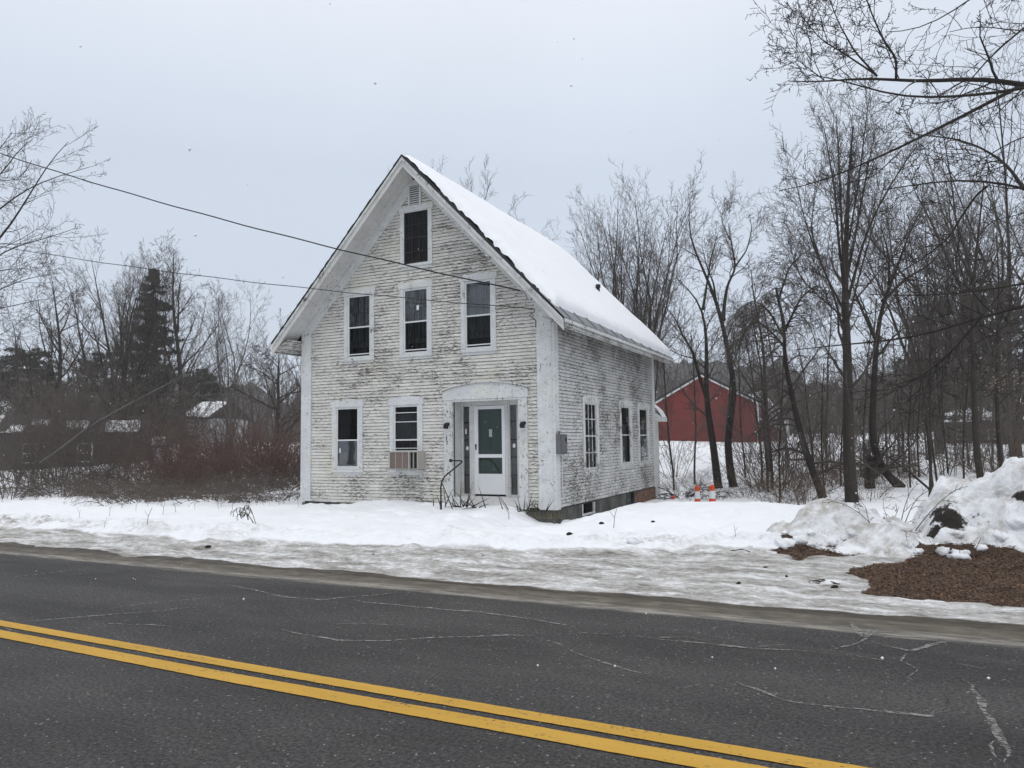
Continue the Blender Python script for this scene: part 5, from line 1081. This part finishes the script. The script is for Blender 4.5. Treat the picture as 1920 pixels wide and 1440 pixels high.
# saplings
sap0 = None; rg = R_(90)
for i, (px, d, top, r) in enumerate([(1735,21,540,.045),(1748,21.3,610,.03),(1757,21.5,600,.03),(1720,26,620,.04),(1690,28,600,.05),(1460,22,640,.035),(1443,24,560,.05),(1425,26,600,.045),(1437,23,700,.03),(1520,26,620,.04),(1550,30,560,.05),(1660,30,600,.045),(1700,23,660,.03),(1775,27,600,.045),(1800,25,620,.04),(1812,30,560,.05),(1855,32,560,.05),(1895,30,600,.05),(1790,33,580,.05),(1740,34,560,.05),(1395,28,640,.04),(1300,30,620,.04),(1262,27,640,.04),(1360,33,620,.04),(1480,32,560,.05),(1615,26,620,.04),(1680,35,560,.05),(1640,36,560,.05),(1540,22,680,.03),(1570,24,660,.035)]):
    b = base_at(px, d); H = top_h(px, top, d, b)
    if sap0 is None or i in (6, 12):
        lv = single(R_(91+i), b, H, r, (rg.normal(0, .05), rg.normal(0, .05)), 16, (25, 50), .3, .22, .7, .005, .10, .6); sap0 = make_tree('sapling', b, 'thin bare sapling growing in the snowy wood right of the house', 'sapling', lv, M['bark'], M['twig'], 'saplings right of the house', 1); H0 = H
    else: copy_thing(sap0, b, rg.uniform(0, 6.28), H/H0)

# trees across the road behind the camera, seen in the window panes
o0 = [o for o in bpy.data.objects if o.name == 'thick_tree'][0]
for i, (x, y, s) in enumerate([(-18, -23, 1.2), (-27, -27, 1.35), (-11, -24, 1.2), (-34, -34, 1.6), (-4, -30, 1.5), (14, -30, 1.6)]):
    c = copy_thing(o0, (x, y, -.1), i*1.7, s, 'bare tree across the road, mirrored in the upper window panes'); c['group'] = 'trees across the road'

ORD = 'leftmost second third fourth fifth sixth seventh eighth ninth tenth eleventh twelfth thirteenth fourteenth fifteenth sixteenth seventeenth eighteenth nineteenth twentieth twenty-first twenty-second twenty-third twenty-fourth twenty-fifth twenty-sixth twenty-seventh twenty-eighth twenty-ninth thirtieth thirty-first'.split()
def ordered(group, text, loc=lambda o: np.array(o.location)):
    """labels that count along the row, as seen from the road"""
    L = [o for o in bpy.data.objects if o.parent is None and o.get('group') == group]
    def px(o): v = loc(o)-CAM; return (v@RT)/(v@F)
    for i, o in enumerate(sorted(L, key=px)): o['label'] = (ORD[i]+(' from the left' if i else '')+' of '+text)
# ------------------------------------------------------------------ other buildings
def frame_at(px, dist, turn=0.0):
    """axes of a far building: origin on the ground, right, back (away from the camera, turned)"""
    o = base_at(px, dist); a = math.atan2(o[0]-CAM[0], o[1]-CAM[1])+turn; bk = np.array([math.sin(a), math.cos(a), 0]); rt = np.array([math.cos(a), -math.sin(a), 0]); return o, rt, bk
def bbox(mb, o, rt, bk, x0, x1, y0, y1, z0, z1):
    c = lambda x, y, z: o+rt*x+bk*y+np.array([0, 0, z]); return mb.add([c(x0,y0,z0),c(x1,y0,z0),c(x1,y1,z0),c(x0,y1,z0),c(x0,y0,z1),c(x1,y0,z1),c(x1,y1,z1),c(x0,y1,z1)], [(3,2,1,0),(4,5,6,7),(0,1,5,4),(1,2,6,5),(2,3,7,6),(3,0,4,7)])
def gable(mb, o, rt, bk, pts, y0, y1):
    c = lambda x, y, z: o+rt*x+bk*y+np.array([0, 0, z]); return mb.prism([c(x, y0, z) for x, z in pts], bk*(y1-y0))
def far_window(parent, o, rt, bk, x0, x1, z0, z1, y=-.04, sash=True, fmat=None):
    mb = MB(); f = .07
    for a, b, p, q in ((x0-f, x0, z0-f, z1+f), (x1, x1+f, z0-f, z1+f), (x0, x1, z1, z1+f), (x0, x1, z0-f, z0)): bbox(mb, o, rt, bk, a, b, y, y+.12, p, q)
    if sash: bbox(mb, o, rt, bk, x0, x1, y+.02, y+.1, (z0+z1)/2-.03, (z0+z1)/2+.03)
    w = mb.build('window', fmat or M['barntrim'], parent); mb = MB(); bbox(mb, o, rt, bk, x0, x1, y+.06, y+.08, z0, z1); mb.build('pane', M['windowdark'], w); return w
# red barn: its gable end towards the street
o, rt, bk = frame_at(1325, 62, .12); k = 62/FPX; o[2] = dep(1325, 829, 62)[2]
def X_(px): return (px-1325)*k*1.01
def Z_(py): return (829-py)*k
barn = thing('red_barn', o, 'red barn with white rake trim seen between the dark trunks', 'barn')
xl, xr, xa = X_(1228), X_(1418), X_(1320); ze, za = Z_(757), Z_(702); zel = za-(xa-xl)*(za-ze)/(xr-xa)
mb = MB(); gable(mb, o, rt, bk, [(xl, -1), (xr, -1), (xr, ze), (xa, za), (xl, zel)], 0, 12); mb.build('wall', M['barn'], barn)
for i in range(24):
    x = xl+(xr-xl)*(i+1)/25; zt = za-abs(x-xa)*(za-ze)/(xr-xa)-.02; mb = MB(); bbox(mb, o, rt, bk, x-.03, x+.03, -.025, .0, -.8, zt); mb.build('batten', M['barn'], barn)
mb = MB(); th = .22; ov = .3; sl = (za-ze)/(xr-xa)
gable(mb, o, rt, bk, [(xl-ov, zel-ov*sl), (xa, za), (xr+ov, ze-ov*sl), (xr+ov, ze-ov*sl+th), (xa, za+th), (xl-ov, zel-ov*sl+th)], -.35, 12.3); rf = mb.build('roof', M['darkroof'], barn)
mb = MB(); gable(mb, o, rt, bk, [(xl-ov, zel-ov*sl-.16), (xa, za-.16), (xr+ov, ze-ov*sl-.16), (xr+ov, ze-ov*sl-.01), (xa, za-.01), (xl-ov, zel-ov*sl-.01)], -.33, -.05); mb.build('rake_trim', M['barntrim'], barn)
mb = MB(); bbox(mb, o, rt, bk, xr-.16, xr+.04, -.05, .2, -.8, ze-.2); mb.build('corner_trim', M['barntrim'], barn)
mb = MB(); x2 = X_(1452); gable(mb, o, rt, bk, [(xr+.05, -.8), (x2, -.8), (x2, Z_(806)), (xr+.05, Z_(790))], 1.0, 11); lt = mb.build('lean_to', M['barn'], barn)
mb = MB(); gable(mb, o, rt, bk, [(xr+.05, Z_(790)+.02), (x2+.25, Z_(806)-.09), (x2+.25, Z_(806)+.06), (xr+.05, Z_(790)+.2)], .8, 11.2); mb.build('lean_to_snow', M['snow'], lt)
mb = MB(); bbox(mb, o, rt, bk, x2-.12, x2+.03, .96, 1.2, -.8, Z_(806)-.1); mb.build('lean_to_trim', M['barntrim'], lt)
mb = MB()
for i in range(4): bbox(mb, o, rt, bk, X_(1232), X_(1292), -1.6, -1.2, -.45+i*.16, -.45+i*.16+.14)
wood_ = mb.build('board_pile', M['brownboard']); tag(wood_, 'low dark stack of boards at the foot of the red barn', 'board pile')
# pale house behind the barn
o, rt, bk = frame_at(1450, 74, -.25); k = 74/FPX; o[2] = dep(1450, 828, 74)[2]; h = thing('pale_house', o, 'small pale gabled house behind the right end of the red barn', 'house')
X2 = lambda px: (px-1450)*k; Z2 = lambda py: (828-py)*k
mb = MB(); gable(mb, o, rt, bk, [(X2(1404), -1), (X2(1458), -1), (X2(1458), Z2(768)), (X2(1430), Z2(738)), (X2(1404), Z2(765))], 0, 8); mb.build('wall', M['palewall'], h)
mb = MB(); gable(mb, o, rt, bk, [(X2(1399), Z2(770)), (X2(1430), Z2(738)), (X2(1463), Z2(774)), (X2(1463), Z2(770)), (X2(1430), Z2(733)), (X2(1399), Z2(765))], -.3, 8.3); mb.build('roof_snow', M['snow'], h)
mb = MB(); gable(mb, o, rt, bk, [(X2(1459), -1), (X2(1474), -1), (X2(1474), Z2(792)), (X2(1459), Z2(782))], 1, 7); wg = mb.build('side_wing', M['palewall'], h)
mb = MB(); gable(mb, o, rt, bk, [(X2(1459), Z2(781)), (X2(1477), Z2(793)), (X2(1477), Z2(789)), (X2(1459), Z2(776))], .7, 7.2); mb.build('wing_snow', M['snow'], wg)
for a in (1419, 1440): far_window(h, o, rt, bk, X2(a)-.3, X2(a)+.3, Z2(800), Z2(780))
mb = MB(); bbox(mb, o, rt, bk, X2(1478), X2(1490), 2, 6, -1, Z2(786)); p_ = mb.build('garden_shed', M['palewall']); tag(p_, 'narrow pale shed just right of the pale gabled house', 'shed')
# brown cabin at the right edge
o, rt, bk = frame_at(1860, 48, .1); k = 48/FPX; o[2] = dep(1860, 832, 48)[2]; h = thing('low_cabin', o, 'long low brown cabin with a snowy roof behind the tall snow heap', 'cabin'); X3 = lambda px: (px-1860)*k; Z3 = lambda py: (832-py)*k
mb = MB(); gable(mb, o, rt, bk, [(X3(1782), -1), (X3(1960), -1), (X3(1960), Z3(794)), (X3(1782), Z3(796))], 0, 5); mb.build('wall', M['cabinwall'], h)
mb = MB(); bbox(mb, o, rt, bk, X3(1776), X3(1968), -.6, -.4, Z3(800), Z3(790)); mb.build('eave_board', M['cabinwall'], h)
c = lambda x, y, z: o+rt*x+bk*y+np.array([0, 0, z]); mb = MB(); mb.add([c(X3(1776), -.55, Z3(790)), c(X3(1970), -.55, Z3(790)), c(X3(1970), 2.6, Z3(745)), c(X3(1880), 2.6, Z3(748)), c(X3(1776), 2.6, Z3(770)), c(X3(1776), 5.6, Z3(790)), c(X3(1970), 5.6, Z3(790))], [(0, 1, 2, 3, 4), (4, 3, 2, 6, 5)]); mb.build('snowy_roof', M['snow'], h)
for a in (1800, 1826, 1850, 1880, 1905, 1930): mb = MB(); bbox(mb, o, rt, bk, X3(a)-.06, X3(a)+.06, -.5, -.38, -.8, Z3(800)); mb.build('porch_post', M['cabinwall'], h)
for a in (1814, 1866): far_window(h, o, rt, bk, X3(a)-.35, X3(a)+.35, Z3(822), Z3(806))
# grey house at the far left
def shed(name, label, px, dist, w0, w1, yb, ye, yr, wall, depth=6, turn=0.1, snow=None, cat='house', ridge=None, eave_over=.25):
    o, rt, bk = frame_at(px, dist, turn); k = dist/FPX; o[2] = dep(px, yb, dist)[2]; t = thing(name, o, label, cat); x0, x1 = (w0-px)*k, (w1-px)*k; ze, zr = (yb-ye)*k, (yb-yr)*k
    mb = MB(); bbox(mb, o, rt, bk, x0, x1, 0, depth, -1.2, ze); mb.build('wall', wall, t)
    c = lambda x, y, z: o+rt*x+bk*y+np.array([0, 0, z]); mb = MB(); q = eave_over; zq = ze-.1
    for s in (0, 1):
        a = -q if s == 0 else depth+q; m = depth/2; mb.add([c(x0-q, a, zq), c(x1+q, a, zq), c(x1+q, m, zr), c(x0-q, m, zr), c(x0-q, a, zq+.12), c(x1+q, a, zq+.12), c(x1+q, m, zr+.12), c(x0-q, m, zr+.12)], [(0, 1, 2, 3), (4, 5, 6, 7), (0, 1, 5, 4), (0, 3, 7, 4), (1, 2, 6, 5)])
    mb.add([c(x0, 0, ze-.02), c(x0, depth, ze-.02), c(x0, depth/2, zr)], [(0, 1, 2)]); mb.add([c(x1, 0, ze-.02), c(x1, depth, ze-.02), c(x1, depth/2, zr)], [(0, 1, 2)])
    rf = mb.build('roof', M['darkroof'], t)
    for a, b, p, r in (snow or []):
        sx0, sx1 = (a-px)*k, (b-px)*k; mb = MB(); n = 10; V = []
        for j in range(4):
            for i in range(n+1):
                f = p+(r-p)*j/3+.035*math.sin(i*1.3+j*.6+a); f = min(max(f, 0), 1); V.append(c(sx0+(sx1-sx0)*i/n+.05*math.sin(j*1.1+a), -q+(depth/2+q)*f, zq+(zr-zq)*f+.12+(.14 if 0 < i < n and 0 < j < 3 else .02)))
        obj('roof_snow', V, [(j*(n+1)+i, j*(n+1)+i+1, (j+1)*(n+1)+i+1, (j+1)*(n+1)+i) for j in range(3) for i in range(n)], M['snow'], rf, True)
    return t, o, rt, bk, k
t, o, rt, bk, k = shed('grey_house', 'dark grey house with white framed windows at the left edge', 80, 38, -60, 172, 872, 812, 776, M['greywall'], snow=[(24, 48, .0, .35), (56, 84, .35, .62), (114, 152, .2, .6), (-10, 8, .0, .9)])
for a, b in ((50, 70), (138, 160)): far_window(t, o, rt, bk, (a-80)*k, (b-80)*k, (872-866)*k, (872-834)*k)
mb = MB(); bbox(mb, o, rt, bk, (0-80)*k, (34-80)*k, -.35, -.05, (872-811)*k, (872-813.5)*k+.12); mb.build('snowy_canopy', M['snow'], t)
t, o, rt, bk, k = shed('grey_shed', 'dark shed with a sloping snow covered roof beside the grey house', 222, 41, 178, 262, 862, 812, 789, M['greywall'], 5, .1, [(183, 254, .05, .95)], 'shed')
t, o, rt, bk, k = shed('snowy_cottage', 'cottage with thick snow on its roof behind the left thicket', 365, 54, 336, 396, 842, 784, 752, M['palewall'], 6, .5, [(337, 394, .0, 1.0)], 'cottage'); far_window(t, o, rt, bk, (352-365)*k, (362-365)*k, (842-815)*k, (842-795)*k)
t, o, rt, bk, k = shed('faded_shed', 'small shed with a faded red front showing through the thicket', 297, 36, 284, 312, 872, 836, 822, M['pinkdoor'], 3, 0, [(286, 310, .0, .9)], 'shed'); mb = MB(); bbox(mb, o, rt, bk, -.25, .25, -.04, .0, -.4, .85); mb.build('door', M['barntrim'], t)
t, o, rt, bk, k = shed('far_left_house', 'house whose steep snowy roof just enters the left edge', -30, 52, -90, 8, 850, 788, 748, M['palewall'], 7, .2, [(-88, 12, .0, 1.0)])

# ------------------------------------------------------------------ cones, rail, wires, weeds
def cone(px, py, dist, H, sc, label, buried, tilt=0.0, hw=1.0):
    p = dep(px, py, dist); g = gz(p[0], p[1]); t = thing('traffic_cone', (p[0], p[1], p[2]-buried), label, 'traffic cone', None)
    b = np.array([p[0], p[1], p[2]-buried]); rad = lambda z: (.105-.055*(z/H))*hw
    bands = [(0, .22, 'orange'), (.22, .40, 'orange'), (.40, .56, 'white'), (.56, .66, 'orange'), (.66, .86, 'white'), (.86, .97, 'orange')]
    mb = MB(); mb.box((b[0]-.19, b[1]-.19, b[2]-.03), (b[0]+.19, b[1]+.19, b[2])); mb.build('base', M['black'], t)
    for a, c, m in bands:
        mb = MB(); e = .003 if m == 'white' else 0; mb.lathe(b, [(rad(a*H)+e, a*H+.001), (rad(c*H)+e, c*H-.001)], 16); mb.build('cone_body' if m == 'orange' else 'reflective_band', M['orange' if m == 'orange' else 'cone_white'], t)
    mb = MB(); mb.lathe(b, [(rad(.97*H)+.012, .97*H), (rad(H)+.014, H-.02), (rad(H)*.6, H), (.022, H+.02)], 14); mb.build('top_knob', M['orange'], t)
    t.rotation_euler = (tilt, 0, 0); return t
cone(1308, 943, 18.5, .92, 1, 'slimmer orange and white striped traffic cone, left one of the pair standing in snow', .50)
cone(1336, 944, 18.0, .94, 1, 'wider orange and white striped traffic cone, right one of the pair standing in snow', .50, 0, 1.15)
cone(1262, 944, 22.5, .92, 1, 'smallest traffic cone, buried to its orange tip beside the rear of the house', .70)

rail = thing('handrail', (-2.28, -1.0, .1), 'bent black iron handrail beside the front step', 'handrail')
mb = MB(); mb.tube([(-2.28, -1.0, -.1), (-2.28, -1.0, .72), (-2.275, -.97, .84), (-2.25, -.88, .95), (-2.18, -.50, 1.14), (-2.16, -.32, 1.22), (-2.17, -.26, 1.255), (-2.22, -.22, 1.265), (-2.50, -.18, 1.27)], .017, 8); mb.build('rail', M['black'], rail)
mb = MB(); mb.tube([(-2.28, -1.0, -.1), (-2.28, -1.0, .42)], .024, 8); mb.tube([(-2.27, -.96, .80), (-2.2, -.62, .18), (-2.18, -.56, .0)], .010, 6); mb.build('post', M['black'], rail)
mb = MB(); mb.tube([(-2.50, -.18, 1.27), (-2.536, -.18, 1.27)], .04, 10); mb.build('wall_flange', M['black'], rail)
mb = MB(); p = on_y(954, 962, -1.1); q = on_y(953, 929, -.5); mb.tube([(p[0], p[1], p[2]-.3), (p[0], p[1], p[2]), (q[0], -1.0, q[2]+.05)], .006, 6); tag(mb.build('marker_stake', M['stalk']), 'thin wire stake in the snow before the white door', 'stake')
def wire(pts, r, label):
    P = np.array([pts[0], pts[1]]); n = 60; s = np.linspace(0, 1, n); q = P[0][None]*(1-s[:, None])+P[1][None]*s[:, None]; L = np.linalg.norm(P[1]-P[0]); q[:, 2] -= 4*pts[2][0]*s*(1-s)
    rs = R_(int(r*1e5)); q[:, 2] += .008*np.sin(np.arange(n)*1.1); mb = MB(); mb.tube(q, r, 6); tag(mb.build('overhead_wire', M['cable'], None, True), label, 'overhead wire')
wire([(-.73, -.1, 5.05), tuple(dep(-420, 130, 26)), (.55,)], .017, 'upper thick black wire running from the house off to the left')
wire([(-.40, -.08, 4.61), tuple(dep(-420, 375, 26)), (.45,)], .010, 'lower thin black wire running from the house off to the left')

def blades(px, py, y, n, L, label, seed, mat, spread=.5, cat='plant', wd=.03):
    rg = R_(seed); b = on_y(px, py, y); t = thing('dead_plant', b, label, cat)
    for i in range(n):
        a = rg.uniform(0, 6.28); th = abs(rg.normal(.55, .45)); l = L*rg.uniform(.5, 1.1); d = np.array([math.cos(a)*math.sin(th), math.sin(a)*math.sin(th)*.6, math.cos(th)]); q = b+np.array([rg.normal(0, spread*.25), rg.normal(0, .05), -.05]); w = np.cross(d, (0, 1, 0)); w /= np.linalg.norm(w)+1e-9; V = []
        for s in np.linspace(0, 1, 5): V += [q-w*wd*(1-s*.9)/2, q+w*wd*(1-s*.9)/2]; q = q+d*l/4; d = d+np.array([0, 0, -.16*s-.05*rg.uniform()]); d /= np.linalg.norm(d)
        obj('blade', V, [(2*k, 2*k+1, 2*k+3, 2*k+2) for k in range(4)], mat, t)
blades(858, 946, -.55, 24, .55, 'dead dark strappy plant drooping left of the door step', 101, M['yucca'], 1.3)
blades(996, 955, -.35, 20, .42, 'dead dark plant slumped right of the door by the corner', 102, M['yucca'], 1.1)
blades(1022, 968, -.15, 26, .22, 'tuft of dry grass at the foot of the front right corner', 103, M['drygrass'], .9, 'grass tuft', .012)
blades(1125, 968, -.0, 1, .2, 'single dry stem by the basement window', 104, M['drygrass'], .3, 'grass tuft', .012)
# the bent weed with seed heads in the left snow
b = on_ground(478, 984); t = thing('bent_weed', b, 'bent dead weed with dark seed heads arching over the left snow', 'weed')
for k, (dx, h) in enumerate([(.62, .30), (.55, .22), (.48, .34)]):
    s = np.linspace(0, 1, 9); P = np.stack([b[0]+.0+.02*k-dx*s, b[1]+s*.04*k, b[2]-.03+h*np.sin(s*2.6)*1.1], 1); mb = MB(); mb.tube(P, np.linspace(.007, .003, 9), 5); mb.build('stem', M['stalk'], t)
    rg = R_(110+k); mb = MB()
    for i in range(14):
        q = P[min(8, 3+i//3)]+rg.normal(0, .012, 3); mb.tube([q, q+np.array([rg.normal(0, .02), rg.normal(0, .02), -.05-.05*rg.uniform()])], [.004, .009], 4)
    mb.build('seed_heads', M['seed'], t)
w0 = None; rg = R_(120)
for i, (px, py) in enumerate([(205,968),(255,960),(305,965),(330,962),(410,955),(435,960),(480,948),(365,956),(150,972),(560,952),(275,985),(195,990),(1752,1040),(1830,1046),(1875,1052),(1800,1048),(1150,990),(1380,1010)]):
    b = on_ground(px, py)
    if w0 is None:
        w0 = thing('dry_stem', b, 'thin dry weed stem poking out of the snow', 'weed', 'dry stems poking out of the snow'); mb = MB(); mb.tube([b-[0, 0, .05], b+[.02, 0, .14], b+[.07, .02, .27]], [.005, .004, .003], 4); mb.tube([b+[.02, 0, .14], b+[-.04, .02, .22]], [.003, .002], 4); mb.build('stem', M['stalk'], w0)
    else: copy_thing(w0, b, rg.uniform(0, 6.28), rg.uniform(.6, 1.3))
mb = MB(); b = on_ground(1524, 1092)
for i in range(9): q = b+np.array([rg.normal(0, .12), rg.normal(0, .03), .012]); d = np.array([rg.normal(0, .1), rg.normal(0, .05), rg.uniform(0, .04)]); mb.tube([q-d, q+d], .006, 4)
tag(mb.build('twig_scrap', M['twig_dark']), 'small scatter of broken twigs on the grey slush', 'twigs')
mb = MB(); b = on_ground(1392, 1038); mb.tube([b+[-.18, 0, .03], b+[0, 0, .06], b+[.1, .02, .03]], .006, 4); mb.tube([b, b+[.1, 0, .01]], .004, 4); tag(mb.build('fallen_twig', M['twig_dark']), 'lone bent twig on the bank edge left of the leaf patch', 'twig')
mb = MB(); b = dep(1642, 1018, 12.5); mb.tube([b+[-.12, 0, -.02], b+[.0, 0, .05], b+[.2, 0, -.03]], .007, 4); tag(mb.build('fallen_twig', M['twig_dark']), 'crooked twig lying against the low snow heap', 'twig')

# snow in the air
def flakes():
    rs = R_(7); n = 2600; P = rs.uniform((-16, -13.6, .1), (13, 8, 10), (n, 3)); r = rs.uniform(.0035, .0085, n); k = np.linalg.norm(P-CAM, axis=1) > 2.0; k &= ~((P[:, 1] > -.7) & (P[:, 0] > -7.7) & (P[:, 0] < .7)); P = P[k]; r = r[k]; n = len(P)
    o8 = np.array([(1,0,0),(-1,0,0),(0,1,0),(0,-1,0),(0,0,1),(0,0,-1)], float); fq = np.array([(0,2,4),(2,1,4),(1,3,4),(3,0,4),(2,0,5),(1,2,5),(3,1,5),(0,3,5)])
    V = (P[:, None]+o8[None]*r[:, None, None]*rs.uniform(.6, 1.3, (n, 6, 1))).reshape(-1, 3); Q = (fq[None]+np.arange(n)[:, None, None]*6).reshape(-1, 3)
    tag(obj('falling_snow', V, Q, M['flake']), kind='stuff')
flakes()

# the thin air of a snowy day
def haze():
    mb = MB(); mb.box((-370, -130, -3.2), (300, 370, 40)); t = bpy.data.materials.new('snow_haze'); t.use_nodes = True; n = t.node_tree.nodes; n.clear()
    o = n.new('ShaderNodeOutputMaterial'); v = n.new('ShaderNodeVolumePrincipled'); v.inputs['Color'].default_value = (.97, .985, 1, 1); v.inputs['Density'].default_value = .0011; t.node_tree.links.new(v.outputs[0], o.inputs['Volume'])
    ob = mb.build('haze', t); tag(ob, kind='stuff')
HAZE = True
if HAZE: haze()

ordered('red stemmed shrubs left of the house', 'the dense red brown shrubs left of the house')
ordered('arching shrubs along the left bank', 'the arching grey brown shrubs along the left snow bank')
ordered('tangled brush right of the house', 'the tangled tan brush clumps right of the house')
ordered('saplings right of the house', 'the thin bare saplings right of the house')
ordered('lumps of snow below the ploughed heaps', 'the snow lumps at the foot of the ploughed heaps')
ordered('dark clods scattered on the snow', 'the small dark dirt clods on the roadside snow')
ordered('dry stems poking out of the snow', 'the thin dry stems poking out of the snow')
ordered('tall brush of the left thicket', 'the tall bare brush stems in the left thicket')
ordered('lumps of snow on the ploughed heaps', 'the crusty snow lumps lying on the ploughed heaps')
ordered('tall brush right of the house', 'the tall bare brush stems among the right trees')
